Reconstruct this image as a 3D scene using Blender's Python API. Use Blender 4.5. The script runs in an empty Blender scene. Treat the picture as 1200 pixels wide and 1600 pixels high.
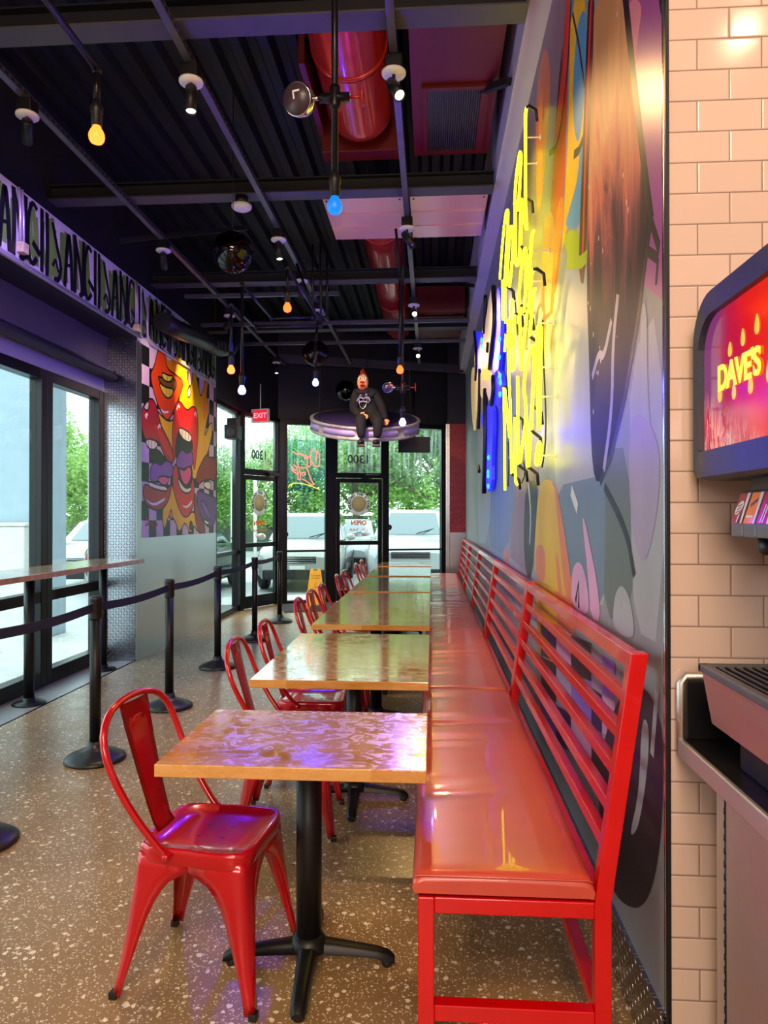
import bpy, bmesh, math, random
from mathutils import Vector, Matrix, Euler
random.seed(7)
SC = bpy.context.scene
COL = SC.collection
PI = math.pi
R = math.radians
# ------------------------------------------------------------------ camera
H = 1.435
FPX = 1110.0
CAM_M = Matrix.Translation((0, 0, H)) @ Euler((R(90.41), 0, R(3.87)), 'XYZ').to_matrix().to_4x4()
cd = bpy.data.cameras.new('camera')
cd.sensor_fit = 'HORIZONTAL'
cd.sensor_width = 36.0
cd.lens = 36.0 * FPX / 1200.0
cd.clip_start = 0.05
cd.clip_end = 300
cam = bpy.data.objects.new('camera', cd)
cam.matrix_world = CAM_M
COL.objects.link(cam)
SC.camera = cam


def ray(px, py):
    d = CAM_M.to_3x3() @ Vector(((px - 600) / FPX, (800 - py) / FPX, -1))
    return d


def on_x(px, py, X):
    d = ray(px, py); t = X / d.x
    return Vector((X, d.y * t, H + d.z * t))


def on_y(px, py, Y):
    d = ray(px, py); t = Y / d.y
    return Vector((d.x * t, Y, H + d.z * t))


def on_z(px, py, Z):
    d = ray(px, py); t = (Z - H) / d.z
    return Vector((d.x * t, d.y * t, Z))


# ------------------------------------------------------------------ colour + materials
def lin(c):
    if isinstance(c, str):
        c = c.lstrip('#')
        c = [int(c[i:i + 2], 16) / 255 for i in (0, 2, 4)]
    return tuple(((v / 12.92) if v <= 0.04045 else ((v + 0.055) / 1.055) ** 2.4) for v in c) + (1.0,)


class NT:
    def __init__(s, name):
        s.m = bpy.data.materials.new(name)
        s.m.use_nodes = True
        s.t = s.m.node_tree
        s.b = s.t.nodes['Principled BSDF']
        s.out = s.t.nodes['Material Output']

    def n(s, typ, **kw):
        nd = s.t.nodes.new(typ)
        for k, v in kw.items():
            if k in nd.inputs and not hasattr(nd, k):
                nd.inputs[k].default_value = v
            else:
                setattr(nd, k, v)
        return nd

    def l(s, a, b):
        s.t.links.new(a, b)

    def math(s, op, a, b=None, c=None, clamp=False):
        nd = s.t.nodes.new('ShaderNodeMath')
        nd.operation = op
        nd.use_clamp = clamp
        for i, v in enumerate((a, b, c)):
            if v is None:
                continue
            if isinstance(v, (int, float)):
                nd.inputs[i].default_value = v
            else:
                s.l(v, nd.inputs[i])
        return nd.outputs[0]

    def ramp(s, fac, stops, interp='LINEAR'):
        nd = s.t.nodes.new('ShaderNodeValToRGB')
        cr = nd.color_ramp
        cr.interpolation = interp
        while len(cr.elements) < len(stops):
            cr.elements.new(0.5)
        for e, (p, c) in zip(cr.elements, stops):
            e.position = p
            e.color = lin(c) if isinstance(c, str) else (c[0], c[1], c[2], 1) if not isinstance(c, (int, float)) else (c, c, c, 1)
        if fac is not None:
            s.l(fac, nd.inputs[0])
        return nd.outputs[0]

    def mix(s, f, a, b):
        nd = s.t.nodes.new('ShaderNodeMix')
        nd.data_type = 'RGBA'
        for i, v in ((0, f), (6, a), (7, b)):
            if isinstance(v, (int, float)):
                nd.inputs[i].default_value = v
            elif isinstance(v, (tuple, list, str)):
                nd.inputs[i].default_value = lin(v) if isinstance(v, str) else v
            else:
                s.l(v, nd.inputs[i])
        return nd.outputs[2]

    def pos(s):
        return s.n('ShaderNodeNewGeometry').outputs['Position']

    def obj(s):
        return s.n('ShaderNodeTexCoord').outputs['Object']

    def mapped(s, vec, scale=(1, 1, 1), rot=(0, 0, 0), loc=(0, 0, 0)):
        nd = s.n('ShaderNodeMapping')
        nd.inputs['Scale'].default_value = scale
        nd.inputs['Rotation'].default_value = rot
        nd.inputs['Location'].default_value = loc
        s.l(vec, nd.inputs['Vector'])
        return nd.outputs[0]

    def noise(s, vec, scale, detail=3, rough=0.55, dist=0.0):
        nd = s.n('ShaderNodeTexNoise')
        nd.inputs['Scale'].default_value = scale
        nd.inputs['Detail'].default_value = detail
        nd.inputs['Roughness'].default_value = rough
        nd.inputs['Distortion'].default_value = dist
        s.l(vec, nd.inputs['Vector'])
        return nd.outputs['Fac']

    def bump(s, h, strength=0.3, dist=0.01):
        nd = s.n('ShaderNodeBump')
        nd.inputs['Strength'].default_value = strength
        nd.inputs['Distance'].default_value = dist
        s.l(h, nd.inputs['Height'])
        s.l(nd.outputs[0], s.b.inputs['Normal'])
        return nd

    def set(s, **kw):
        names = dict(color='Base Color', rough='Roughness', metal='Metallic', coat='Coat Weight', coat_rough='Coat Roughness',
                     spec='Specular IOR Level', alpha='Alpha', trans='Transmission Weight', ior='IOR', ecol='Emission Color', estr='Emission Strength', sheen='Sheen Weight')
        for k, v in kw.items():
            i = s.b.inputs[names[k]]
            if isinstance(v, str):
                i.default_value = lin(v)
            elif isinstance(v, (int, float, tuple)):
                i.default_value = v
            else:
                s.l(v, i)
        return s


MATS = {}


def mat(name, color, rough=0.5, metal=0.0, spec=0.5, coat=0.0, var=0.0, vscale=6.0, bump=0.0, bscale=60.0, emit=None, estr=0.0):
    """a plain procedural material: colour with a little noise, optional bump"""
    if name in MATS:
        return MATS[name]
    t = NT(name)
    t.set(color=color, rough=rough, metal=metal, spec=spec, coat=coat)
    if var or bump:
        o = t.obj()
    if var:
        c = lin(color)
        f = t.noise(o, vscale, 3)
        lo = tuple(max(0, v * (1 - var)) for v in c[:3]); hi = tuple(min(1, v * (1 + var)) for v in c[:3])
        t.set(color=t.ramp(f, [(0.3, lo), (0.7, hi)]))
    if bump:
        t.bump(t.noise(o, bscale, 2), bump, 0.004)
    if emit:
        t.set(ecol=emit, estr=estr)
    MATS[name] = t.m
    return t.m


# ------------------------------------------------------------------ mesh builder
class MB:
    def __init__(s, T=None):
        s.v = []; s.f = []; s.mi = []; s.sm = []; s.T = T

    def _add(s, vs, fs, m=0, smooth=False):
        o = len(s.v)
        if s.T is not None:
            vs = [s.T @ Vector(v) for v in vs]
        s.v.extend(tuple(v) for v in vs)
        for f in fs:
            s.f.append([i + o for i in f]); s.mi.append(m); s.sm.append(smooth)
        return s

    def bm(s, bm, m=0, smooth=False):
        bm.verts.index_update()
        s._add([v.co.copy() for v in bm.verts], [[v.index for v in f.verts] for f in bm.faces], m, smooth)
        bm.free()
        return s

    def box(s, x0, x1, y0, y1, z0, z1, m=0, bev=0.0, seg=2, M=None):
        bm = bmesh.new()
        bmesh.ops.create_cube(bm, size=1)
        bmesh.ops.scale(bm, vec=(abs(x1 - x0), abs(y1 - y0), abs(z1 - z0)), verts=bm.verts)
        bmesh.ops.translate(bm, vec=((x0 + x1) / 2, (y0 + y1) / 2, (z0 + z1) / 2), verts=bm.verts)
        if bev:
            bmesh.ops.bevel(bm, geom=bm.edges[:], offset=bev, segments=seg, affect='EDGES', profile=0.5)
        if M is not None:
            bmesh.ops.transform(bm, matrix=M, verts=bm.verts)
        return s.bm(bm, m, bool(bev) and seg > 2)

    def bar(s, a, b, w, h, m=0, up=(0, 0, 1), bev=0.0):
        a = Vector(a); b = Vector(b); d = b - a
        L = d.length; z = d.normalized(); u = Vector(up)
        x = u.cross(z)
        if x.length < 1e-4:
            x = Vector((1, 0, 0)).cross(z)
        x.normalize(); y = z.cross(x)
        M = Matrix((x, y, z)).transposed().to_4x4(); M.translation = (a + b) / 2
        return s.box(-w / 2, w / 2, -h / 2, h / 2, -L / 2, L / 2, m, bev, 2, M)

    def tube(s, pts, r, m=0, seg=8, closed=False, caps=True, radii=None, smooth=True):
        pts = [Vector(p) for p in pts]
        n = len(pts)
        T = []
        for i in range(n):
            a = pts[(i - 1) % n] if (closed or i > 0) else pts[i]
            b = pts[(i + 1) % n] if (closed or i < n - 1) else pts[i]
            t = (b - a)
            T.append(t.normalized() if t.length > 1e-9 else Vector((0, 0, 1)))
        nrm = T[0].orthogonal().normalized()
        vs = []
        for i in range(n):
            if i:
                q = T[i - 1].rotation_difference(T[i]); nrm = (q @ nrm)
            nrm = (nrm - T[i] * nrm.dot(T[i])).normalized()
            bn = T[i].cross(nrm)
            rr = radii[i] if radii else r
            for k in range(seg):
                a = 2 * PI * k / seg
                vs.append(pts[i] + (nrm * math.cos(a) + bn * math.sin(a)) * rr)
        fs = []
        for i in range(n if closed else n - 1):
            j = (i + 1) % n
            for k in range(seg):
                k2 = (k + 1) % seg
                fs.append([i * seg + k, i * seg + k2, j * seg + k2, j * seg + k])
        s._add(vs, fs, m, smooth)
        if caps and not closed:
            o = len(s.v) - len(vs)
            s.f.append([o + k for k in reversed(range(seg))]); s.mi.append(m); s.sm.append(False)
            s.f.append([o + (n - 1) * seg + k for k in range(seg)]); s.mi.append(m); s.sm.append(False)
        return s

    def lathe(s, prof, c=(0, 0, 0), m=0, seg=24, M=None, smooth=True):
        vs = []; fs = []
        M = M or Matrix.Identity(4)
        c = Vector(c)
        for (r, z) in prof:
            for k in range(seg):
                a = 2 * PI * k / seg
                vs.append(c + (M @ Vector((max(r, 1e-5) * math.cos(a), max(r, 1e-5) * math.sin(a), z))))
        for i in range(len(prof) - 1):
            for k in range(seg):
                k2 = (k + 1) % seg
                fs.append([i * seg + k, i * seg + k2, (i + 1) * seg + k2, (i + 1) * seg + k])
        fs.append([k for k in reversed(range(seg))])
        fs.append([(len(prof) - 1) * seg + k for k in range(seg)])
        return s._add(vs, fs, m, smooth)

    def sphere(s, c, r, m=0, seg=24, rings=14, sc=(1, 1, 1), M=None):
        bm = bmesh.new()
        bmesh.ops.create_uvsphere(bm, u_segments=seg, v_segments=rings, radius=r)
        bmesh.ops.scale(bm, vec=sc, verts=bm.verts)
        if M is not None:
            bmesh.ops.transform(bm, matrix=M, verts=bm.verts)
        bmesh.ops.translate(bm, vec=c, verts=bm.verts)
        return s.bm(bm, m, True)

    def poly(s, pts, m=0):
        return s._add([Vector(p) for p in pts], [list(range(len(pts)))], m, False)

    def prism(s, pts, d, m=0, bev=0.0):
        """extrude a planar outline by the vector d"""
        bm = bmesh.new()
        vs = [bm.verts.new(p) for p in pts]
        f = bm.faces.new(vs)
        r = bmesh.ops.extrude_face_region(bm, geom=[f])
        bmesh.ops.translate(bm, vec=d, verts=[e for e in r['geom'] if isinstance(e, bmesh.types.BMVert)])
        if bev:
            bmesh.ops.bevel(bm, geom=bm.edges[:], offset=bev, segments=2, affect='EDGES', profile=0.5)
        return s.bm(bm, m)

    def grid(s, rows, m=0, smooth=True, flip=False):
        """rows of equal length point lists -> quads"""
        n = len(rows[0]); vs = [p for r in rows for p in r]; fs = []
        for i in range(len(rows) - 1):
            for k in range(n - 1):
                f = [i * n + k, i * n + k + 1, (i + 1) * n + k + 1, (i + 1) * n + k]
                fs.append(f[::-1] if flip else f)
        return s._add(vs, fs, m, smooth)

    def build(s, name, mats, parent=None, normals=True):
        me = bpy.data.meshes.new(name)
        off = Vector((0, 0, 0))
        if parent is not None:
            p = parent
            while p is not None:
                off += p.location; p = p.parent
        elif s.v:
            xs = [v[0] for v in s.v]; ys = [v[1] for v in s.v]; zs = [v[2] for v in s.v]
            off = Vector(((min(xs) + max(xs)) / 2, (min(ys) + max(ys)) / 2, min(zs)))
        me.from_pydata([(v[0] - off.x, v[1] - off.y, v[2] - off.z) for v in s.v], [], s.f)
        me.polygons.foreach_set('material_index', s.mi)
        me.polygons.foreach_set('use_smooth', s.sm)
        for mm in (mats if isinstance(mats, (list, tuple)) else [mats]):
            me.materials.append(mm)
        if normals:
            bm = bmesh.new(); bm.from_mesh(me)
            bmesh.ops.recalc_face_normals(bm, faces=bm.faces)
            bm.to_mesh(me); bm.free()
        me.update()
        o = bpy.data.objects.new(name, me)
        COL.objects.link(o)
        if parent is not None:
            o.parent = parent
        else:
            o.location = off
        return o


def tag(o, label=None, cat=None, group=None, kind=None):
    if label: o['label'] = label
    if cat: o['category'] = cat
    if group: o['group'] = group
    if kind: o['kind'] = kind
    return o


def thing(name, label, cat, loc=(0, 0, 0), group=None):
    o = bpy.data.objects.new(name, None)
    o.empty_display_size = 0.1
    o.location = loc
    COL.objects.link(o)
    return tag(o, label, cat, group)


def copy_tree(o, parent=None):
    c = o.copy(); COL.objects.link(c)
    if parent is not None:
        c.parent = parent
    for ch in list(o.children):
        copy_tree(ch, c)
    return c


def structure(o):
    o['kind'] = 'structure'
    return o


def text_mesh(body, M, size, material, parent, name='lettering', extrude=0.002, align='CENTER', bold=0.0, shear=0.0, spacing=1.0):
    cu = bpy.data.curves.new(name, 'FONT')
    cu.body = body; cu.size = size; cu.extrude = extrude
    cu.align_x = align; cu.align_y = 'CENTER'; cu.offset = bold; cu.shear = shear
    cu.space_character = spacing
    tmp = bpy.data.objects.new(name + '_tmp', cu)
    COL.objects.link(tmp)
    dg = bpy.context.evaluated_depsgraph_get()
    me = bpy.data.meshes.new_from_object(tmp.evaluated_get(dg))
    COL.objects.unlink(tmp); bpy.data.objects.remove(tmp)
    me.transform(M)
    if parent is not None:
        off = Vector((0, 0, 0)); p = parent
        while p is not None:
            off += p.location; p = p.parent
        me.transform(Matrix.Translation(-off))
    me.materials.clear(); me.materials.append(material)
    me.name = name
    o = bpy.data.objects.new(name, me)
    COL.objects.link(o)
    if parent is not None: o.parent = parent
    return o


def spot(loc, target, watts, color, angle=50, blend=0.6, radius=0.03, name='spot_lamp'):
    ld = bpy.data.lights.new(name, 'SPOT')
    ld.energy = watts; ld.color = lin(color)[:3]; ld.spot_size = R(angle); ld.spot_blend = blend; ld.shadow_soft_size = radius
    o = bpy.data.objects.new(name, ld)
    o.location = loc
    o.rotation_euler = (Vector(target) - Vector(loc)).to_track_quat('-Z', 'Y').to_euler()
    COL.objects.link(o)
    return o


def point(loc, watts, color, radius=0.03, name='bulb_lamp'):
    ld = bpy.data.lights.new(name, 'POINT')
    ld.energy = watts; ld.color = lin(color)[:3]; ld.shadow_soft_size = radius
    o = bpy.data.objects.new(name, ld); o.location = loc
    COL.objects.link(o)
    return o


def area(loc, target, sx, sy, watts, color, name='panel_lamp'):
    ld = bpy.data.lights.new(name, 'AREA')
    ld.shape = 'RECTANGLE'; ld.size = sx; ld.size_y = sy; ld.energy = watts; ld.color = lin(color)[:3]
    o = bpy.data.objects.new(name, ld); o.location = loc
    o.rotation_euler = (Vector(target) - Vector(loc)).to_track_quat('-Z', 'Y').to_euler()
    COL.objects.link(o)
    return o
# ------------------------------------------------------------------ special materials
def m_terrazzo(name, lo, hi, stone_a, stone_b):
    t = NT(name); p = t.pos()
    base = t.ramp(t.noise(p, 1.3, 5), [(0.3, lo), (0.7, hi)])
    fine = t.noise(p, 160, 2)
    base = t.mix(t.math('MULTIPLY', fine, 0.5), base, lo)
    col = base
    for sc, th, cc, keep in ((36, 0.30, stone_a, 0.5), (78, 0.32, stone_b, 0.42), (150, 0.34, stone_a, 0.5)):
        v = t.n('ShaderNodeTexVoronoi'); v.inputs['Scale'].default_value = sc
        dist = t.n('ShaderNodeTexNoise'); dist.inputs['Scale'].default_value = sc * 1.2
        t.l(p, dist.inputs['Vector'])
        add = t.n('ShaderNodeVectorMath'); add.operation = 'MULTIPLY_ADD'
        t.l(dist.outputs['Color'], add.inputs[0]); add.inputs[1].default_value = (0.6 / sc,) * 3; t.l(p, add.inputs[2])
        t.l(add.outputs[0], v.inputs['Vector'])
        sep = t.n('ShaderNodeSeparateColor'); t.l(v.outputs['Color'], sep.inputs[0])
        size = t.math('MULTIPLY', sep.outputs[0], th)
        m1 = t.math('LESS_THAN', v.outputs['Distance'], t.math('ADD', size, 0.08))
        m2 = t.math('GREATER_THAN', sep.outputs[1], keep)
        f = t.math('MULTIPLY', m1, m2)
        tint = t.ramp(sep.outputs[2], [(0.0, cc), (0.8, stone_b), (1.0, '#6a6258')])
        col = t.mix(f, col, tint)
    t.set(color=col, rough=t.math('MULTIPLY_ADD', t.noise(p, 5, 4), 0.22, 0.2), spec=0.5)
    t.bump(t.noise(p, 90, 2), 0.04, 0.002)
    return t.m


def m_tile(name, color, grout, tw=0.1555, th=0.0768, mortar=0.0022, axes='xz', off=(0, 0), rough=0.12):
    t = NT(name); p = t.pos()
    sep = t.n('ShaderNodeSeparateXYZ'); t.l(p, sep.inputs[0])
    comb = t.n('ShaderNodeCombineXYZ')
    t.l(t.math('ADD', sep.outputs['xyz'.index(axes[0])], off[0]), comb.inputs[0]); t.l(t.math('ADD', sep.outputs['xyz'.index(axes[1])], off[1]), comb.inputs[1])
    def brick(ms, smooth):
        b = t.n('ShaderNodeTexBrick')
        b.offset = 0.5; b.squash = 1.0
        b.inputs['Scale'].default_value = 1.0
        b.inputs['Mortar Size'].default_value = ms
        b.inputs['Mortar Smooth'].default_value = smooth
        b.inputs['Brick Width'].default_value = tw; b.inputs['Row Height'].default_value = th
        t.l(comb.outputs[0], b.inputs['Vector'])
        return b
    b = brick(mortar * 0.75, 0.1)
    c2 = tuple(v * 0.93 for v in lin(color)[:3]) + (1,)
    b.inputs['Color1'].default_value = lin(color); b.inputs['Color2'].default_value = c2; b.inputs['Mortar'].default_value = lin(grout)
    hb = brick(mortar * 2.2, 1.0)
    t.set(color=b.outputs['Color'], rough=t.math('MULTIPLY_ADD', b.outputs['Fac'], 0.6, rough), spec=0.5)
    h = t.math('SUBTRACT', 1.0, hb.outputs['Fac'])
    h2 = t.math('MULTIPLY_ADD', t.noise(p, 9, 2), 0.15, h)
    t.bump(h2, 0.55, 0.0025)
    return t.m


def m_diamond(name, axes='xz', cell=0.028, color='#96989e', rough=0.24):
    t = NT(name); p = t.pos()
    sep = t.n('ShaderNodeSeparateXYZ'); t.l(p, sep.inputs[0])
    u = t.math('DIVIDE', sep.outputs['xyz'.index(axes[0])], cell); v = t.math('DIVIDE', sep.outputs['xyz'.index(axes[1])], cell)
    par = t.math('ABSOLUTE', t.math('MODULO', t.math('ADD', t.math('FLOOR', u), t.math('FLOOR', v)), 2.0))
    qu = t.math('SUBTRACT', t.math('FRACT', u), 0.5); qv = t.math('SUBTRACT', t.math('FRACT', v), 0.5)
    a = t.math('ADD', qu, qv); b = t.math('SUBTRACT', qu, qv)
    # alternate the long axis with the cell's parity
    maj = t.math('ADD', t.math('MULTIPLY', a, par), t.math('MULTIPLY', b, t.math('SUBTRACT', 1.0, par)))
    mnr = t.math('ADD', t.math('MULTIPLY', b, par), t.math('MULTIPLY', a, t.math('SUBTRACT', 1.0, par)))
    d = t.math('ADD', t.math('POWER', t.math('DIVIDE', t.math('ABSOLUTE', maj), 0.62), 2.0), t.math('POWER', t.math('DIVIDE', t.math('ABSOLUTE', mnr), 0.2), 2.0))
    h = t.math('SUBTRACT', 1.0, d, clamp=True)
    t.set(color=color, metal=1.0, rough=rough)
    t.bump(h, 1.0, 0.012)
    return t.m


def m_steel(name, color='#b4b2b0', rough=0.28, axes=(1, 60, 1), strength=0.06):
    t = NT(name); p = t.mapped(t.pos(), scale=axes)
    n = t.noise(p, 6, 4)
    t.set(color=color, metal=1.0, rough=t.math('MULTIPLY_ADD', n, 0.22, rough - 0.08))
    t.bump(n, strength, 0.002)
    return t.m


def m_wood(name, c0, c1, c2, rough_lo=0.09, rough_hi=0.3, ssc=9):
    """butcher block staves with a glossy, partly wiped varnish"""
    t = NT(name); p = t.pos()
    b = t.n('ShaderNodeTexBrick'); b.offset = 0.37; b.inputs['Scale'].default_value = 1.0
    b.inputs['Brick Width'].default_value = 0.45; b.inputs['Row Height'].default_value = 0.042
    b.inputs['Mortar Size'].default_value = 0.0005
    t.l(p, b.inputs['Vector'])
    b.inputs['Color1'].default_value = (0, 0, 0, 1); b.inputs['Color2'].default_value = (1, 1, 1, 1); b.inputs['Mortar'].default_value = (0.2, 0.2, 0.2, 1)
    sep = t.n('ShaderNodeSeparateColor'); t.l(b.outputs['Color'], sep.inputs[0])
    grain = t.noise(t.mapped(p, scale=(3, 45, 20)), 3, 5, 0.6, 0.4)
    f = t.math('ADD', t.math('MULTIPLY', sep.outputs[0], 0.35), t.math('MULTIPLY', grain, 0.7))
    col = t.ramp(f, [(0.15, c0), (0.5, c1), (0.85, c2)])
    smear = t.noise(t.mapped(p, scale=(1, 1.3, 1)), ssc, 8, 0.66, 1.9)
    rg = t.ramp(smear, [(0.42, rough_lo), (0.56, rough_hi)])
    t.set(color=col, rough=rg, spec=0.5, coat=1.0, coat_rough=rg)
    t.bump(smear, 0.03, 0.002)
    return t.m


def m_glass(name, tint='#e9f3f0', gloss=0.07, haze=0.0):
    t = NT(name)
    t.t.nodes.remove(t.b)
    tr = t.n('ShaderNodeBsdfTransparent'); tr.inputs[0].default_value = lin(tint)
    gl = t.n('ShaderNodeBsdfGlossy'); gl.inputs['Roughness'].default_value = 0.02
    fr = t.n('ShaderNodeFresnel'); fr.inputs['IOR'].default_value = 1.45
    mx = t.n('ShaderNodeMixShader')
    front = t.math('SUBTRACT', 1.0, t.n('ShaderNodeNewGeometry').outputs['Backfacing'])
    t.l(t.math('MULTIPLY', t.math('MULTIPLY', fr.outputs[0], gloss / 0.05), front, clamp=True), mx.inputs[0]); t.l(tr.outputs[0], mx.inputs[1]); t.l(gl.outputs[0], mx.inputs[2])
    last = mx.outputs[0]
    if haze:
        df = t.n('ShaderNodeBsdfTranslucent'); df.inputs[0].default_value = lin('#dff3ee')
        p = t.mapped(t.pos(), scale=(14, 14, 0.8))
        sep = t.n('ShaderNodeSeparateXYZ'); t.l(t.pos(), sep.inputs[0])
        up = t.math('MULTIPLY', t.math('SUBTRACT', sep.outputs[2], 1.9), 0.9, clamp=True)
        f = t.math('MULTIPLY', t.math('MULTIPLY', t.ramp(t.noise(p, 2, 4), [(0.4, 0.05), (0.65, 1.0)]), up), haze)
        m2 = t.n('ShaderNodeMixShader')
        t.l(f, m2.inputs[0]); t.l(last, m2.inputs[1]); t.l(df.outputs[0], m2.inputs[2]); last = m2.outputs[0]
    t.l(last, t.out.inputs[0])
    return t.m


def m_decal(name, color):
    t = NT(name); t.set(color=color, rough=.5)
    tl = t.n('ShaderNodeBsdfTranslucent'); tl.inputs[0].default_value = lin(color)
    mx = t.n('ShaderNodeMixShader'); mx.inputs[0].default_value = .65
    t.l(t.b.outputs[0], mx.inputs[1]); t.l(tl.outputs[0], mx.inputs[2]); t.l(mx.outputs[0], t.out.inputs[0])
    return t.m


def m_emit(name, color, strength):
    t = NT(name)
    t.set(color='#000000', rough=0.4, ecol=color, estr=strength)
    return t.m


M = {}
M['floor'] = m_terrazzo('terrazzo_floor', '#7c6340', '#a3835a', '#f2e8d4', '#d2be9c')
M['floor_grey'] = m_terrazzo('grey_terrazzo', '#7d807f', '#949694', '#b9bab5', '#a3a39d')
M['tile'] = m_tile('white_wall_tile', '#d8c0b2', '#8d786e', off=(-0.036, -0.0118))
M['diamond_xz'] = m_diamond('diamond_plate_facing', 'xz')
M['diamond_yz'] = m_diamond('diamond_plate_side', 'yz')
M['steel'] = m_steel('brushed_steel', '#cfc9c4', 0.42, (40, 40, 1))
M['steel_h'] = m_steel('brushed_steel_level', '#cfc9c6', 0.36, (1, 1, 50))
M['alu'] = m_steel('dull_aluminium', '#c3c5c6', 0.33, (1, 2, 40), 0.12)
M['wood'] = m_wood('varnished_maple', '#a9702f', '#c98f48', '#dcab67', .06, .16)
M['wood_wet'] = m_wood('wet_varnished_maple', '#a9702f', '#c98f48', '#dcab67', .05, .34, 13)
M['wood_bar'] = m_wood('bar_maple', '#a77a4c', '#c39a69', '#d2ae80', .16, .22)
M['glass'] = m_glass('window_glass', '#e6f2f2', 0.07)
M['glass_mist'] = m_glass('rain_misted_glass', '#e6f2f0', 0.06, 0.28)
M['glass_wet'] = m_glass('misted_glass', '#e4f2ef', 0.06, 0.45)
M['red_paint'] = mat('red_enamel', '#d00408', 0.26, 0, 0.5, 0.25, var=0.06, bump=0.02, bscale=40)
M['red_chair'] = mat('red_lacquer', '#bd0a18', 0.2, 0.15, 0.5, 0.6, var=0.05)
M['vinyl'] = mat('red_vinyl', '#c74c3c', 0.34, 0, 0.5, 0.35, var=0.08, vscale=5, bump=0.12, bscale=9)
M['black_metal'] = mat('black_metal', '#141416', 0.42, 0.3, 0.5, var=0.15)
M['black_plastic'] = mat('black_plastic', '#19191b', 0.38, 0, 0.5, var=0.1)
M['black_frame'] = mat('black_anodised_frame', '#0e0f11', 0.35, 0.4, 0.5)
M['beam'] = mat('grey_painted_steel', '#4b474e', 0.5, 0.2, 0.5, var=0.1)
M['beam_dark'] = mat('dark_painted_steel', '#15151c', 0.55, 0.1, 0.4, var=0.1)
M['deck'] = mat('dark_ceiling_deck', '#0b0b14', 0.6, 0.1, 0.4, var=0.2)
M['strut'] = mat('galvanised_channel', '#6a6570', 0.4, 0.7, 0.5, var=0.15)
M['belt'] = mat('navy_belt_webbing', '#17182e', 0.7, bump=0.2, bscale=200)
M['white_paint'] = mat('white_paint', '#d9d4d6', 0.45, var=0.04)
M['lavender'] = mat('pale_grey_paint', '#cfc9d2', 0.5, var=0.03)
M['dark_wall'] = mat('dark_grey_wall', '#1b1a20', 0.55, var=0.1)
M['shade_box'] = mat('charcoal_panel', '#544d5c', 0.42, 0.2, var=0.06)
M['chrome'] = mat('chrome', '#d8d8da', 0.12, 1.0)
M['white_plastic'] = mat('white_plastic', '#e8e4e2', 0.4)
M['lens'] = m_emit('spot_lens', '#fff0c4', 9.0)
M['neon_yellow'] = m_emit('yellow_neon', (1.0, 0.93, 0.006, 1), 9.0)
M['tube_black'] = mat('black_neon_paint', '#0a0a0a', 0.4)
M['wire'] = mat('black_cable', '#0c0c0e', 0.5)
# ------------------------------------------------------------------ room shell
XW, YT, XL, XG = 0.583, 1.807, -2.95, -3.3
YC, YE, YF = 6.905, 9.53, 12.45          # column face, end of the mural wall, far return wall
YB, XR = -3.4, 2.4
S0 = Vector((-2.55, 11.64, 0)); S1 = Vector((0.26, 12.62, 0))
ZC = 4.55
sdir = (S1 - S0).normalized(); SLEN = (S1 - S0).length
snorm = Vector((-sdir.y, sdir.x, 0))            # points outside
ST = Matrix((sdir, snorm, Vector((0, 0, 1)))).transposed().to_4x4(); ST.translation = S0


D0 = Vector((-2.95, 10.76, 0))
ddir = (S0 - D0).normalized(); DLEN = (S0 - D0).length
DT_ = Matrix((ddir, Vector((-ddir.y, ddir.x, 0)), Vector((0, 0, 1)))).transposed().to_4x4(); DT_.translation = D0


def s_of(px):
    d = ray(px, 800)
    # o + d t = S0 + sdir s
    den = d.x * sdir.y - d.y * sdir.x
    t = (S0.x * sdir.y - S0.y * sdir.x) / den
    return (Vector((d.x * t, d.y * t, 0)) - S0).dot(sdir)


mb = MB()
mb.poly([(XL, YB, 0), (XR, YB, 0), (XR, YT + .2, 0), (XW + .02, YT + .2, 0), (XW + .02, 12.8, 0), (0.26, 12.75, 0), (-2.6, 11.75, 0), (-2.98, 10.8, 0)], 0)
mb.poly([(XG - .05, YB, 0), (XL, YB, 0), (XL, YC, 0), (XG - .05, YC, 0)], 1)
structure(mb.build('floor', [M['floor'], M['floor_grey']], normals=False))

# ceiling: corrugated dark deck, ribs run with the room
mb = MB()
x = -3.4; row = []
while x < 2.45:
    row += [(x, ZC), (x + .05, ZC), (x + .08, ZC + .06), (x + .14, ZC + .06), (x + .17, ZC)]
    x += .19
mb.grid([[Vector((a, YB, b)) for a, b in row], [Vector((a, 12.9, b)) for a, b in row]], 0, False)
mb.box(-3.5, 2.5, YB, 12.9, ZC + .07, ZC + .12, 0)
structure(mb.build('ceiling', M['deck']))

# right wall behind the mural, soffit above it
mb = MB()
mb.box(XW + .004, XW + .2, YT + .03, 12.7, 0, 4.6, 0)
structure(mb.build('wall_right', M['lavender']))
mb = MB()
mb.box(0.473, XW + .004, 0.2, 12.55, 3.94, 4.6, 0)
structure(mb.build('soffit_beam', M['lavender']))
mb = MB()
mb.box(XW - .012, XW + .004, YT + .02, YF - .03, 0.0, 0.19, 0)
structure(mb.build('baseboard_right', M['diamond_yz']))
# tiled wall facing the camera
mb = MB()
mb.box(XW + .004, XR + .1, YT, YT + .2, 0, 4.6, 0)
structure(mb.build('wall_tile', M['tile']))
mb = MB()
mb.box(XW - .003, XW + .006, YT - .004, YT + .012, 0, 4.6, 0, .001)
structure(mb.build('trim_1', M['black_metal']))
mb = MB()
mb.box(XW - .004, XW + .001, YT + .012, YT + .022, 0.19, 3.94, 0, .001)
structure(mb.build('trim_2', M['chrome']))
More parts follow.
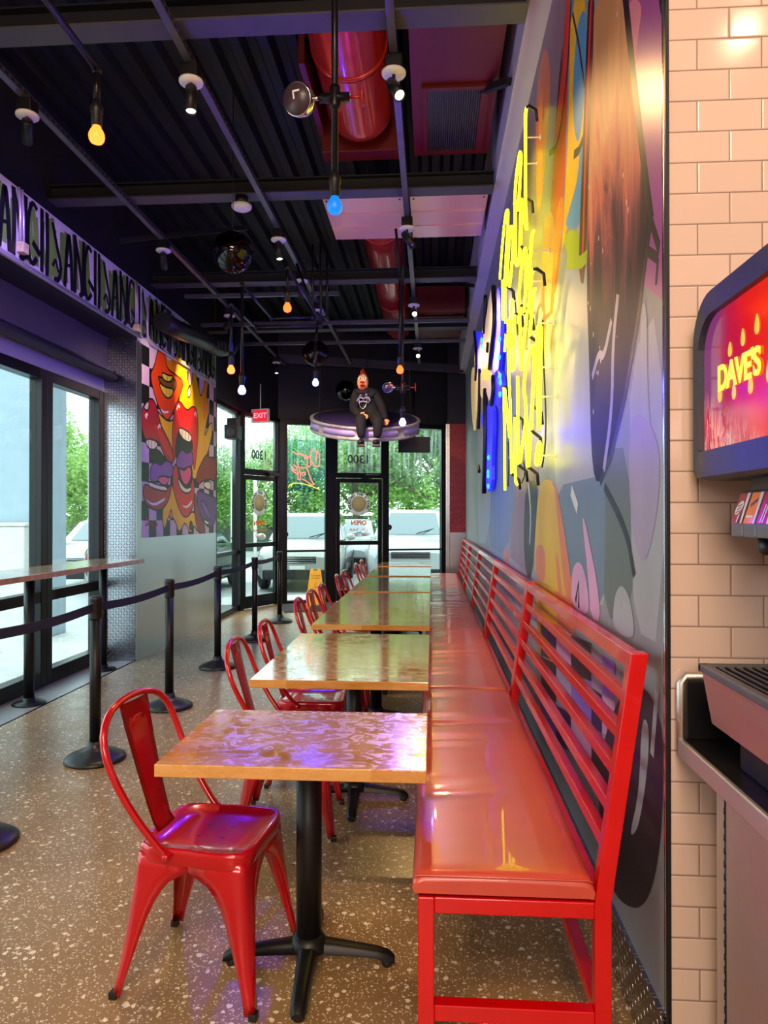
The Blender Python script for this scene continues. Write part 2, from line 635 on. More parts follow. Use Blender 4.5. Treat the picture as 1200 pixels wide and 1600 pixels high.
# unseen rest of the room
mb = MB(); mb.box(XR, XR + .1, YB, YT, 0, 4.6, 0); structure(mb.build('wall_counter', M['tile']))
mb = MB(); mb.box(-3.5, XR + .1, YB - .1, YB, 0, 4.6, 0); structure(mb.build('wall_back', M['lavender']))

# left side: bulkhead with graffiti, shade panel, diamond column, mural wall
mb = MB()
mb.box(-3.45, XL, YB, YE, 3.24, 3.79, 0)
structure(mb.build('bulkhead_wall', M['white_paint']))
mb = MB(); mb.box(XG + .06, XL - .004, YB, YC - .002, 3.232, 3.24, 0); structure(mb.build('bulkhead_underside_dark_board', M['dark_wall']))  # thin dark board added below the white bulkhead to make its underside darker
mb = MB(); mb.box(-3.5, XL - .03, YB, YE + .04, 3.79, 4.6, 0); structure(mb.build('wall_left_upper', M['dark_wall']))
mb = MB()
mb.box(-3.45, XG + .06, YB, YC, 2.86, 3.24, 0)
structure(mb.build('window_header_beam', M['shade_box']))
mb = MB()
mb.box(-3.45, XG + .02, 0.6, YC, 2.69, 2.86, 0)
structure(mb.build('header_trim', mat('pale_header_strip', '#b4b2c4', .35, .3, bump=.5, bscale=70)))
mb = MB()
mb.box(-3.45, XL, YC + .015, YE, 0, 3.24, 0)
structure(mb.build('wall_left', M['white_paint']))
mb = MB()
mb.box(XG - .1, XL + .003, YC, YC + .015, 0, 3.24, 0)
structure(mb.build('column_cladding_trim', M['diamond_xz']))
mb = MB()
mb.box(XL, XL + .006, YC, YE, 0.0, 1.222, 0)
mb.box(XL, XL + .006, YC, 7.03, 1.222, 3.2, 0)
structure(mb.build('wainscot_trim', M['alu']))
mb = MB(); mb.box(-3.45, XG, YB, 0.6, 0, 2.86, 0); structure(mb.build('wall_left_near', M['lavender']))

# header and wall above the storefront (in storefront space: s, outside, z)
ZH = 3.06
mb = MB(ST)
mb.box(-.05, SLEN + .05, 0, .2, ZH, 4.6, 0)
structure(mb.build('wall_front', M['dark_wall']))
mb = MB()
mb.box(-3.1, XL, YE, 10.8, 3.04, 4.6, 0)
mb.T = DT_; mb.box(-.05, DLEN + .08, 0, .2, ZH, 4.6, 0)
structure(mb.build('wall_front_side', M['dark_wall']))

# far right return wall: red printed panel over diamond plate
mb = MB(); mb.box(0.27, XW + .1, YF, 12.95, 0, 4.6, 0); structure(mb.build('wall_far', M['dark_wall']))
mb = MB(); mb.box(0.27, XW, YF - .03, YF, 0, 1.17, 0); mb.box(0.235, .31, YF - .04, YF, 0, 3.06, 0, .005); structure(mb.build('wall_far_cladding_trim', M['diamond_xz']))

# ------------------------------------------------------------------ left windows
def frame_box(mb, a, b, z0, z1, M_):
    mb.box(a, b, -.05, .05, z0, z1, 0, .004)


def glazed(name, T, s0, s1, z0, z1, rails=(), fw=.05, glass=M['glass'], glass_name='pane'):
    """frame with rails (z centres), each pane its own part"""
    mb = MB(T)
    mb.box(s0, s0 + fw, -.05, .06, z0, z1, 0, .004); mb.box(s1 - fw, s1, -.05, .06, z0, z1, 0, .004)
    zs = [z0] + [r for r in rails] + [z1]
    mb.box(s0 + fw, s1 - fw, -.05, .06, z0, z0 + fw * 1.4, 0, .004); mb.box(s0 + fw, s1 - fw, -.05, .06, z1 - fw, z1, 0, .004)
    for r_ in rails:
        mb.box(s0 + fw, s1 - fw, -.045, .05, r_ - fw * .5, r_ + fw * .5, 0, .004)
    f = structure(mb.build(name, M['black_frame']))
    for i in range(len(zs) - 1):
        g = MB(T); g.box(s0 + fw, s1 - fw, -.004, .004, zs[i] + .02, zs[i + 1] - .02, 0)
        o = g.build(glass_name, glass, f)
    return f


# side windows: local s runs along +Y, outside is -X
WT = Matrix((Vector((0, 1, 0)), Vector((-1, 0, 0)), Vector((0, 0, 1)))).transposed().to_4x4(); WT.translation = Vector((XG - .03, 0, 0))
for i, (a, b) in enumerate([(5.86, 6.9), (4.3, 5.86), (2.5, 4.3), (0.6, 2.5)]):
    glazed('window_%d' % (i + 1), WT, a, b, 0, 2.69, rails=(.76,), fw=.09)
# sidelight that continues the left wall up to the door
WT2 = WT.copy(); WT2.translation = Vector((XL - .05, 0, 0))
glazed('window_5', WT2, YE, 10.76, 0, 3.06, rails=(.9,), fw=.06, glass=M['glass_wet'])

# storefront
mb = MB(ST)
b3, b4, b5, b6, b7 = [s_of(p) for p in (445, 511, 524, 602, 691)]
for a, b in ((-.06, b3), (b4, b5), (s_of(597), s_of(604)), (b7, SLEN + .04)):
    mb.box(a, b, -.06, .07, 0, ZH, 0, .005)
mb.box(-.03, SLEN, -.06, .07, ZH - .06, ZH, 0, .005)
structure(mb.build('window_frame_front', M['black_frame']))
glazed('window_6', ST, b3, b4, 0, ZH - .05, rails=(.87,), fw=.035, glass=M['glass_wet'])
glazed('window_7', ST, s_of(604), b7, 0, ZH - .05, rails=(.87,), fw=.03, glass=M['glass_mist'])
M['ink_grey'] = m_decal('grey_vinyl_lettering', '#5d5f60')
M['ink_orange'] = m_decal('orange_vinyl_lettering', '#ee8a1c')
M['decal'] = m_decal('frosted_decal', '#f2e6e2')
M['decal_ink'] = m_decal('plum_decal_ink', '#5d3444')
M['decal_pink'] = m_decal('pale_decal_centre', '#f6e6c6')


def door(name, s0, s1, handle_side, ST=ST):
    """transom over a glazed leaf; lettering reads from the street"""
    fr = MB(ST)
    fr.box(s0, s1, -.05, .06, 2.1, 2.19, 0, .004)
    fr.box(s0, s0 + .03, -.05, .06, 2.19, ZH - .05, 0); fr.box(s1 - .03, s1, -.05, .06, 2.19, ZH - .05, 0)
    d = structure(fr.build(name, M['black_frame']))
    t = MB(ST); t.box(s0 + .03, s1 - .03, -.004, .004, 2.18, ZH - .05); t.build('transom_pane', M['glass_mist'], d)
    leaf = MB(ST); w = .075
    leaf.box(s0 + .01, s0 + w, -.03, .03, .012, 2.09, 0, .004); leaf.box(s1 - w, s1 - .01, -.03, .03, .012, 2.09, 0, .004)
    leaf.box(s0 + w, s1 - w, -.03, .03, .012, .2, 0, .004); leaf.box(s0 + w, s1 - w, -.03, .03, 2.02, 2.09, 0, .004)
    leaf.box(s0 + w, s1 - w, -.028, .028, .96, 1.03, 0, .004)
    lf = leaf.build('leaf', M['black_frame'], d)
    g = MB(ST); g.box(s0 + w, s1 - w, -.004, .004, .19, .97); g.build('pane', M['glass'], lf)
    g = MB(ST); g.box(s0 + w, s1 - w, -.004, .004, 1.02, 2.03); g.build('pane', M['glass_mist'], lf)
    hs = s1 - .05 if handle_side > 0 else s0 + .05
    h = MB(ST); h.tube([(hs, -.03, .85), (hs, -.075, .85), (hs, -.075, 1.2), (hs, -.03, 1.2)], .011); h.build('pull_handle', M['black_metal'], lf)
    c = MB(ST); c.box(s1 - .32, s1 - .05, -.1, -.045, 2.1, 2.16, 0, .01); c.bar((s1 - .2, -.08, 2.1), (s1 - .42, -.09, 2.085), .02, .015); c.build('door_closer', M['black_metal'], d)
    mid = (s0 + s1) / 2
    # the letters face the street, so they show mirrored from inside
    F = ST @ Matrix((( -1, 0, 0, 0), (0, 0, 1, 0), (0, 1, 0, 0), (0, 0, 0, 1)))

    def letters(body, s, z, size, m, bold=0.0, nm='lettering', sp=1.0):
        return text_mesh(body, F @ Matrix.Translation((-s, z, .008)), size, m, d, nm, .001, bold=bold, spacing=sp)
    q = letters('1300', mid, 2.42, .2, M['ink_grey'], .004, 'street_number')
    q.scale = (1, 1, 1)
    letters('OPEN', mid, 1.335, .105, M['ink_orange'], .004)
    letters('SUN - THUR', mid, 1.215, .06, M['ink_orange'], .001)
    letters('FRI - SAT', mid, 1.13, .06, M['ink_orange'], .001)
    dc = MB(F @ Matrix.Translation((-mid, 1.66, .0078)))
    dc.lathe([(0, 0), (.2, 0), (.2, .001), (0, .001)], seg=40)
    dk = dc.build('decal', M['decal'], d)
    dc = MB(F @ Matrix.Translation((-mid, 1.66, .0064)))
    dc.lathe([(0, 0), (.135, 0), (.135, .001), (0, .001)], seg=40)
    dc.build('decal_centre', M['decal_pink'], dk)
    word = "DAVE'S HOT CHICKEN"
    for i, ch in enumerate(word):
        if ch == ' ': continue
        a = R(205 - i * 230 / (len(word) - 1))
        Mx = F @ Matrix.Translation((-mid, 1.66, .0052)) @ Matrix.Rotation(a - PI / 2, 4, 'Z') @ Matrix.Translation((0, .166, 0))
        text_mesh(ch, Mx, .058, M['decal_ink'], dk, 'decal_letter', .0006, bold=.003)
    return d


mb = MB(DT_); mb.box(-.06, .03, -.06, .07, 0, ZH, 0, .004); mb.box(DLEN - .03, DLEN + .05, -.06, .07, 0, ZH, 0, .004); mb.box(0, DLEN, -.06, .07, ZH - .06, ZH, 0, .004); structure(mb.build('door_frame_front', M['black_frame']))
door('door_1', .03, DLEN - .03, 1, DT_)
door('door_2', b5, s_of(597), -1)
# ------------------------------------------------------------------ painted walls
class Paint:
    """flat paint shapes on a wall plane x = X, each a hair above the last; facing = +1 towards +X"""
    def __init__(s, X, facing):
        s.X = X; s.f = facing; s.k = 0; s.mb = MB(); s.mats = []

    def mi(s, m):
        if m not in s.mats: s.mats.append(m)
        return s.mats.index(m)

    def fill(s, yz, m):
        s.k += 1
        x = s.X + s.f * (0.0005 + s.k * 0.00003)
        s.mb.poly([(x, a, b) for a, b in yz], s.mi(m))

    def line(s, yz, m, w, closed=False):
        s.k += 1
        x = s.X + s.f * (0.0005 + s.k * 0.00003)
        n = len(yz); L = []; Rr = []
        ws = w if isinstance(w, (list, tuple)) else [w] * n
        for i in range(n):
            a = Vector(yz[(i - 1) % n] if (closed or i) else yz[i]); b = Vector(yz[(i + 1) % n] if (closed or i < n - 1) else yz[i])
            t = (b - a)
            t = t.normalized() if t.length > 1e-6 else Vector((1, 0))
            nn = Vector((-t.y, t.x)) * ws[i] / 2
            p = Vector(yz[i])
            L.append((x, p.x + nn.x, p.y + nn.y)); Rr.append((x, p.x - nn.x, p.y - nn.y))
        if closed:
            L.append(L[0]); Rr.append(Rr[0])
        s.mb.grid([L, Rr], s.mi(m), False)

    def build(s, name, parent=None):
        return s.mb.build(name, s.mats, parent, normals=False)


def smooth(pts, closed=True, it=2):
    """Chaikin corner cutting"""
    for _ in range(it):
        out = []; n = len(pts)
        rng = range(n if closed else n - 1)
        if not closed: out.append(pts[0])
        for i in rng:
            a = pts[i]; b = pts[(i + 1) % n]
            out.append((a[0] * .75 + b[0] * .25, a[1] * .75 + b[1] * .25)); out.append((a[0] * .25 + b[0] * .75, a[1] * .25 + b[1] * .75))
        if not closed: out.append(pts[-1])
        pts = out
    return pts


def paint(name, c, rough=0.42, var=0.12, vs=3.0, coat=0.0):
    t = NT(name); o = t.mapped(t.pos(), scale=(1, 1, .35))
    c0 = lin(c)[:3]
    t.set(color=t.ramp(t.noise(o, vs, 4), [(.3, tuple(v * (1 - var) for v in c0)), (.7, tuple(min(1, v * (1 + var)) for v in c0))]), rough=rough, coat=coat, coat_rough=.22, spec=.3)
    b = t.noise(t.mapped(t.pos(), scale=(1, 30, 2)), 12, 3)
    t.bump(b, .05, .003)
    return t.m


# ---- right wall mural
def xw(pts):
    out = []
    for px, py in pts:
        p = on_x(px, py, XW); out.append((p.y, p.z))
    return out


PM = {k: paint('mural_' + k, c) for k, c in dict(grey='#8f9296', bluegrey='#6f8195', mauve='#87707c', purple='#9a4a96', pink='#e0889a', red='#d3321c', yellow='#f4bd12', blue='#4f9ac6',
      skyblue='#7fb4cf', coral='#d87a55', orange='#e0762a', lime='#a9c31c', black='#17131a', darkgreen='#6a746f', rose='#d29cc0', lavender='#a79bb4', navy='#232452', charcoal='#2f2c31',
      silver='#a9acb0', darkred='#5c1712', violet='#8d6cc8', gold='#dcae2c', white='#dcd8da', teal='#8ea9ae').items()}
t = NT('mural_galaxy'); sep = t.n('ShaderNodeSeparateXYZ'); t.l(t.pos(), sep.inputs[0])
n1 = t.noise(t.mapped(t.pos(), scale=(1, 2.6, .55)), 2.2, 6, .62, 1.2)
f = t.math('ADD', t.math('MULTIPLY', t.math('SUBTRACT', sep.outputs[2], 1.85), .78), t.math('MULTIPLY', t.math('SUBTRACT', n1, .5), .95))
colr = t.ramp(f, [(0.0, '#1c161b'), (.26, '#2e2228'), (.42, '#74404a'), (.55, '#d4705e'), (.7, '#e0a070'), (.95, '#c08a5a')])
v = t.n('ShaderNodeTexVoronoi'); v.inputs['Scale'].default_value = 16
t.l(t.mapped(t.pos(), scale=(1, 1.5, .8)), v.inputs['Vector'])
star = t.math('MULTIPLY', t.math('LESS_THAN', v.outputs['Distance'], .13), t.math('GREATER_THAN', t.noise(t.pos(), 2.4, 2), .54))
t.set(color=t.mix(star, colr, '#e8cfc0'), rough=.5, spec=.15)
PM['galaxy'] = t.m
t = NT('mural_pink_to_purple'); sep = t.n('ShaderNodeSeparateXYZ'); t.l(t.pos(), sep.inputs[0])
t.set(color=t.ramp(t.math('MULTIPLY_ADD', sep.outputs[2], .35, t.math('MULTIPLY', sep.outputs[1], .55)), [(1.55, '#9b4b96'), (1.0, '#9b4b96')]), rough=.35)
t.set(color=t.ramp(t.noise(t.mapped(t.pos(), scale=(1, .6, .6)), 1.0, 1), [(.35, '#8f4795'), (.65, '#a9529a')]))
PM['magenta'] = t.m

g = Paint(XW, -1)
far, near, lo, hi = YF - .03, YT + .022, 0.19, 3.94
g.fill([(near, lo), (far, lo), (far, hi), (near, hi)], PM['grey'])
A = lambda pts, m, it=2: g.fill(smooth(xw(pts), True, it) if it else xw(pts), PM[m])
Ln = lambda pts, m, w, it=2: g.line(smooth(xw(pts), False, it), PM[m], w)
# broad fields
A([(820, 190), (862, 0), (893, 0), (880, 330), (850, 560), (842, 740), (828, 900), (797, 870), (800, 600), (800, 300)], 'mauve', 0)
A([(788, 340), (800, 300), (812, 520), (806, 760), (792, 872), (762, 850), (762, 700)], 'bluegrey', 1)
A([(748, 600), (760, 560), (768, 700), (765, 850), (745, 848)], 'silver', 1)
A([(884, 400), (918, 320), (925, 560), (930, 760), (960, 950), (900, 935), (870, 800), (862, 600)], 'silver', 1)
A([(868, 760), (930, 745), (960, 740), (950, 960), (896, 925), (880, 830)], 'bluegrey', 1)
A([(945, 700), (985, 700), (992, 980), (943, 962), (946, 830)], 'darkgreen', 1)
A([(985, 560), (1036, 470), (1037, 1010), (992, 985), (985, 800)], 'silver', 1)
# top of the wall
A([(851, 60), (862, 110), (856, 200), (846, 330), (838, 330), (836, 160)], 'coral')
A([(877, 60), (884, 100), (874, 300), (866, 380), (862, 300)], 'darkred')
A([(866, 220), (884, 60), (886, 220), (876, 400), (866, 480), (858, 380)], 'red')
A([(882, 0), (892, 0), (888, 120), (880, 330), (872, 420), (868, 400), (876, 220)], 'red', 1)
A([(850, 330), (868, 330), (866, 440), (858, 560), (848, 560), (846, 440)], 'coral')
A([(870, 320), (882, 300), (880, 360), (868, 420), (862, 560), (856, 540), (864, 420)], 'orange')
A([(892, 0), (922, 0), (912, 230), (902, 300), (880, 380), (876, 420), (884, 300), (890, 150)], 'yellow', 1)
A([(916, 14), (918, 60), (913, 160), (907, 218), (901, 222), (896, 190), (895, 130), (901, 50), (908, 20)], 'blue')
A([(906, 236), (914, 200), (916, 300), (907, 350), (896, 358), (882, 354), (892, 320), (903, 280)], 'blue')
A([(880, 374), (890, 358), (905, 360), (906, 400), (896, 418), (886, 400)], 'lime')
A([(919, 0), (932, 0), (925, 150), (920, 320), (914, 445), (906, 440), (905, 380), (912, 200)], 'darkred', 1)
Ln([(924, 0), (917, 180), (910, 420)], 'red', .03); Ln([(921, 0), (914, 170), (907, 410)], 'black', .035)
Ln([(895, 20), (905, 70), (914, 135)], 'black', .02, 0); Ln([(914, 210), (905, 235), (897, 242)], 'black', .035, 0)
Ln([(893, 0), (886, 130), (872, 230), (858, 240)], 'black', .03)
# magenta corner and its cloud
A([(972, 0), (1037, 0), (1037, 470), (1000, 440), (1016, 346), (1002, 180)], 'magenta', 0)
A([(980, 0), (1006, 0), (997, 60), (992, 110), (984, 60)], 'pink')
A([(1030, 0), (1037, 0), (1037, 25), (1033, 22)], 'black', 0)
# the long dark drop
A([(930, -20), (976, -20), (990, 125), (1005, 250), (1018, 345), (1010, 405), (997, 500), (977, 620), (955, 715), (940, 752), (930, 752), (924, 700), (921, 560), (917, 450), (919, 300), (925, 150)], 'galaxy', 1)
g.line(xw([(976, -20), (991, 125), (1006, 250), (1019, 345)]), PM['black'], [.05, .05, .045, .04])
g.line(xw([(1018, 345), (1010, 405), (997, 500), (977, 620), (955, 715), (938, 754)]), PM['black'], .03)
Ln([(966, 460), (958, 540), (957, 640), (944, 735)], 'lavender', .035); Ln([(926, 590), (936, 550), (944, 560), (956, 500)], 'lavender', .03)
Ln([(1018, 346), (1030, 385), (1029, 404), (1010, 390)], 'black', .03, 0); Ln([(1029, 404), (1026, 445)], 'black', .02, 0)
Ln([(918, 400), (906, 412), (886, 410)], 'lime', .05)
A([(1000, 480), (1012, 470), (1012, 600), (1020, 700), (1004, 690)], 'silver')
# mid wall drips
A([(990, 640), (1020, 660), (1034, 720), (1028, 800), (1014, 868), (1004, 878), (995, 860), (985, 790), (983, 700)], 'lavender')
A([(822, 752), (842, 752), (838, 805), (832, 905), (822, 898), (818, 840)], 'charcoal', 1)
Ln([(826, 756), (830, 800), (828, 850)], 'silver', .05)
A([(842, 765), (850, 748), (866, 752), (877, 815), (884, 880), (896, 940), (888, 945), (866, 920), (836, 903), (836, 850)], 'gold', 1)
A([(866, 752), (870, 760), (881, 820), (893, 905), (898, 944), (888, 946), (880, 900), (874, 830)], 'coral', 1)
A([(837, 860), (842, 850), (850, 853), (853, 875), (852, 912), (838, 905)], 'coral')
A([(868, 860), (873, 870), (880, 940), (873, 930)], 'coral', 1)
A([(788, 862), (791, 854), (794, 862), (795, 885), (790, 882)], 'coral')
A([(893, 905), (898, 882), (905, 877), (913, 888), (920, 925), (921, 965), (894, 948)], 'rose')
A([(910, 810), (914, 810), (924, 860), (934, 910), (940, 972), (924, 968), (920, 900)], 'rose', 1)
A([(958, 985), (960, 935), (970, 912), (982, 925), (990, 960), (993, 1002)], 'silver')
Ln([(893, 766), (903, 795)], 'white', .05, 0); Ln([(900, 940), (905, 910), (905, 950)], 'black', .03, 0)
Ln([(945, 760), (980, 830), (992, 900)], 'charcoal', .03)
# low wall, seen between the bench slats
A([(800, 915), (836, 905), (842, 1000), (815, 985)], 'silver', 0)
A([(836, 905), (868, 922), (878, 1050), (842, 1020)], 'gold', 0)
A([(868, 922), (896, 940), (900, 1090), (876, 1050)], 'coral', 0)
for i, (a, b, c) in enumerate([(846, 870, 'navy'), (870, 893, 'silver'), (893, 925, 'rose'), (925, 942, 'navy'), (942, 962, 'lavender')]):
    for j in range(3):
        y0 = 960 + (a - 840) * .62 + j * 62; y1 = y0 + 60
        A([(a, y0), (b, y0 + 12), (b, y1 + 12), (a, y1)], ['navy', 'rose', 'charcoal', 'lavender', 'violet'][(i + j * 2) % 5], 0)
A([(1037, 1120), (1038, 1240), (1031, 1340), (1016, 1402), (997, 1421), (976, 1413), (958, 1391), (940, 1330), (935, 1200), (960, 1100), (1000, 1060)], 'charcoal')
A([(1004, 1120), (1016, 1130), (1014, 1200), (1000, 1290), (990, 1306), (986, 1300), (1000, 1240)], 'silver')
Ln([(1028, 1080), (1020, 1180)], 'silver', .03)
mural = g.build('wall_mural')
tag(mural, 'glossy graffiti mural of drips and colour shapes covering the right wall behind the red benches', 'mural')

# ---- left wall mural: flames and shouting mouths over a checkerboard
LM = {k: paint('lips_' + k, c, .4, .08, 6, .1) for k, c in dict(black='#1a1718', pale='#d9b9cf', red='#d81f22', orange='#f04a17', crimson='#b3172a', yellow='#f6bd0d', amber='#f09016', tooth='#f3ead2', ytooth='#f0d44a',
      plum='#6d3a86', violet='#8a4ea3', pinkt='#e2598a', dark='#2c2420', olive='#7d5a2a', white='#f3e6ea', brown='#8d2c25').items()}


def xl(pts):
    out = []
    for x, y in pts:
        p = on_x(x / 3.42857, 500 + y / 3.42857, XL); out.append((p.y, p.z))
    return out


g = Paint(XL + .0002, 1)
ya, yb, za, zb = 7.035, 9.52, 1.224, 3.2
g.fill([(ya, za), (yb, za), (yb, zb), (ya, zb)], LM['pale'])
cs = .2
i = 0; y = ya
while y < yb - .01:
    j = 0; z = zb
    while z > za + .01:
        if (i + j) % 2 == 0:
            y2 = min(y + cs, yb); z2 = max(z - cs, za)
            x = XL + .0009
            g.mb.poly([(x, y, z2), (x, y2, z2), (x, y2, z), (x, y, z)], g.mi(LM['black']))
        z -= cs; j += 1
    y += cs; i += 1
g.k = 12


def F_(pts, m, outline=True, it=2):
    q = smooth(xl(pts), True, it)
    g.fill(q, LM[m])
    if outline: g.line(q, LM['black'], .02, True)


F_([(955, 430), (978, 345), (1000, 290), (1020, 380), (1038, 250), (1062, 350), (1078, 430), (1108, 280), (1118, 320), (1104, 400), (1120, 480), (1104, 560), (1092, 640), (1132, 530), (1140, 600), (1110, 720), (1070, 820), (1035, 870), (990, 760), (960, 600)], 'yellow')
F_([(1085, 420), (1104, 300), (1116, 320), (1104, 400), (1112, 480), (1090, 560)], 'amber', False)
F_([(1002, 400), (1010, 355), (1020, 360), (1022, 400), (1010, 420)], 'white', True)
F_([(800, 420), (850, 500), (905, 550), (945, 520), (935, 700), (925, 770), (895, 720), (860, 600), (825, 540)], 'yellow')
F_([(880, 960), (915, 860), (935, 930), (960, 1020), (1000, 1060), (1042, 1010), (1065, 1150), (1035, 1090), (1022, 1160), (990, 1070), (960, 1150), (940, 1080), (905, 1030), (880, 1140), (866, 1050)], 'yellow')
F_([(1010, 1110), (1022, 1070), (1034, 1100), (1024, 1130)], 'dark'); F_([(905, 1050), (915, 1010), (925, 1040), (915, 1075)], 'amber')
F_([(885, 180), (905, 230), (950, 180), (990, 240), (1010, 320), (965, 380), (940, 300), (890, 260)], 'amber', False)
F_([(848, 145), (880, 160), (890, 240), (905, 270), (950, 300), (985, 330), (965, 400), (925, 500), (897, 545), (866, 505), (832, 420), (800, 290), (828, 245)], 'orange')
F_([(838, 300), (875, 312), (920, 300), (952, 340), (925, 395), (872, 355)], 'olive')
F_([(862, 275), (905, 300), (928, 295), (915, 335), (875, 325)], 'ytooth'); F_([(848, 330), (885, 362), (932, 368), (920, 412), (893, 422), (866, 385)], 'ytooth')
g.line(xl([(890, 365), (890, 415)]), LM['olive'], .012); g.line(xl([(908, 368), (908, 418)]), LM['olive'], .012); g.line(xl([(895, 300), (895, 330)]), LM['olive'], .012)
F_([(860, 470), (875, 490), (905, 485), (900, 500), (870, 500)], 'white', False)
F_([(758, 480), (785, 425), (822, 420), (842, 480), (860, 560), (880, 600), (920, 680), (938, 765), (900, 765), (868, 700), (850, 645), (805, 655), (772, 640), (755, 560)], 'crimson')
F_([(765, 470), (790, 430), (800, 450), (790, 490)], 'pale')
F_([(820, 560), (850, 560), (880, 620), (915, 690), (930, 750), (900, 730), (870, 670), (845, 610)], 'red', False)
F_([(776, 632), (845, 648), (836, 695), (792, 692)], 'tooth', True, 1)
for a in (795, 812, 829): g.line(xl([(a, 640), (a, 690)]), LM['dark'], .012)
F_([(797, 700), (850, 690), (890, 760), (860, 780), (830, 760), (800, 745)], 'dark')
F_([(938, 450), (962, 428), (1000, 492), (1032, 458), (1056, 480), (1062, 600), (1052, 720), (1040, 830), (1030, 700), (1030, 640), (990, 590), (960, 580), (945, 640), (935, 780), (920, 650), (925, 540)], 'red')
F_([(945, 630), (962, 585), (990, 600), (1030, 645), (1026, 720), (950, 745), (935, 720)], 'dark')
F_([(958, 568), (1026, 612), (1022, 658), (985, 645), (960, 610)], 'tooth', True, 1)
for a in (975, 992, 1009): g.line(xl([(a, 585), (a, 645)]), LM['dark'], .012)
F_([(945, 745), (970, 685), (1000, 720), (1030, 695), (1034, 790), (985, 800), (940, 790)], 'violet')
F_([(928, 785), (945, 765), (975, 900), (1005, 920), (1025, 870), (1035, 830), (1042, 930), (1032, 1010), (1002, 1062), (970, 1042), (940, 960), (922, 880)], 'red')
F_([(945, 790), (985, 800), (1030, 775), (1028, 880), (1000, 920), (970, 890)], 'dark')
F_([(957, 785), (985, 812), (1015, 775), (1028, 830), (1000, 895), (970, 860)], 'pinkt')
F_([(948, 835), (975, 885), (1000, 905), (1022, 890), (1024, 918), (995, 932), (962, 905)], 'tooth')
F_([(975, 990), (1000, 1000), (1030, 960), (1026, 985), (1000, 1012), (980, 1000)], 'white', False)
F_([(803, 790), (828, 755), (860, 782), (890, 745), (932, 785), (922, 850), (870, 830), (840, 870), (802, 865)], 'violet')
F_([(764, 880), (795, 885), (850, 905), (900, 905), (922, 855), (908, 960), (862, 1025), (810, 1012), (768, 975)], 'crimson')
F_([(793, 862), (850, 885), (890, 890), (897, 918), (850, 912), (793, 892)], 'tooth', True, 1)
F_([(838, 850), (870, 832), (905, 845), (898, 880), (868, 888)], 'pinkt')
F_([(770, 950), (820, 990), (880, 950), (885, 965), (820, 1005)], 'white', False)
F_([(1046, 840), (1080, 758), (1105, 718), (1122, 740), (1145, 730), (1162, 800), (1152, 870), (1120, 850), (1085, 862), (1058, 885)], 'brown')
F_([(1088, 868), (1128, 862), (1128, 915), (1096, 900)], 'tooth', True, 1)
F_([(1040, 900), (1060, 1000), (1110, 1150), (1065, 1150), (1040, 1050)], 'brown')
F_([(1050, 905), (1090, 925), (1130, 945), (1162, 955), (1152, 1100), (1112, 1115), (1080, 1060), (1060, 1010)], 'plum')
F_([(1070, 980), (1085, 960), (1130, 1040), (1120, 1080)], 'violet'); F_([(1090, 1065), (1120, 1082), (1116, 1100), (1095, 1090)], 'tooth')
g.line(smooth(xl([(775, 1060), (800, 1080), (770, 1110), (820, 1075), (805, 1110), (850, 1085), (830, 1110)]), False), LM['crimson'], .014)
for pl in ([(785, 525), (775, 510), (790, 505)], [(845, 580), (852, 560), (858, 575)], [(945, 480), (955, 455), (962, 470)], [(1040, 510), (1048, 490), (1050, 520)]):
    g.line(smooth(xl(pl), False), LM['white'], .03)
lips = g.build('flame_mural')
tag(lips, 'painted mural of shouting red lips and yellow flames over a black and white checkerboard', 'mural')

# ---- graffiti lettering along the bulkhead
GM = {k: paint('tag_' + k, c, .5, .1, 8, 0) for k, c in dict(black='#120f16', green='#6f9440', olive='#8b9a52').items()}
g = Paint(XL, 1)
rng = random.Random(3)
z0, z1 = 3.27, 3.77
y = 3.1
while y < 9.42:
    for k in range(3):
        yy = y + rng.uniform(-.03, .1); a = z0 + rng.uniform(0, .1); b = z1 - rng.uniform(0, .1)
        g.line(smooth([(yy, b), (yy + rng.uniform(-.03, .05), (a + b) / 2), (yy + rng.uniform(-.02, .08), a)], False), GM['green'], .05)
    y += .14
y = 3.1; k = 0
B = lambda pts, w=.05: g.line(smooth(pts, False), GM['black'], w)
while y < 9.38:
    kind = k % 5; u = rng.uniform(-.012, .012)
    T_ = lambda a, b: (y + a + u, z0 + b)
    if kind == 0:
        B([T_(0, .5), T_(.01, .25), T_(0, .02)]); B([T_(0, .48), T_(.09, .25), T_(.13, .05), T_(.08, .01)]); B([T_(.15, .5), T_(.14, .2), T_(.16, .04)])
    elif kind == 1:
        B([T_(.12, .46), T_(.05, .5), T_(0, .36), T_(0, .12), T_(.05, .02), T_(.12, .1)], .04); B([T_(.06, .2), T_(.16, .14)])
    elif kind == 2:
        B([T_(0, .5), T_(.0, .02)]); B([T_(.07, .5), T_(.08, .24), T_(.07, 0)])
    elif kind == 3:
        B([T_(0, .46), T_(.06, .3), T_(.13, .16), T_(.1, .04), T_(.02, .02)], .042); B([T_(.0, .12), T_(.05, .2), T_(.09, .08), T_(.14, .16)], .03)
    else:
        B([T_(0, .02), T_(.03, .3), T_(.06, .5), T_(.1, .3), T_(.12, .02)]); B([T_(.02, .2), T_(.11, .22)], .026)
    y += .172; k += 1
graf = g.build('graffiti_band')
tag(graf, 'band of tall black and green graffiti lettering along the top of the left wall', 'graffiti')

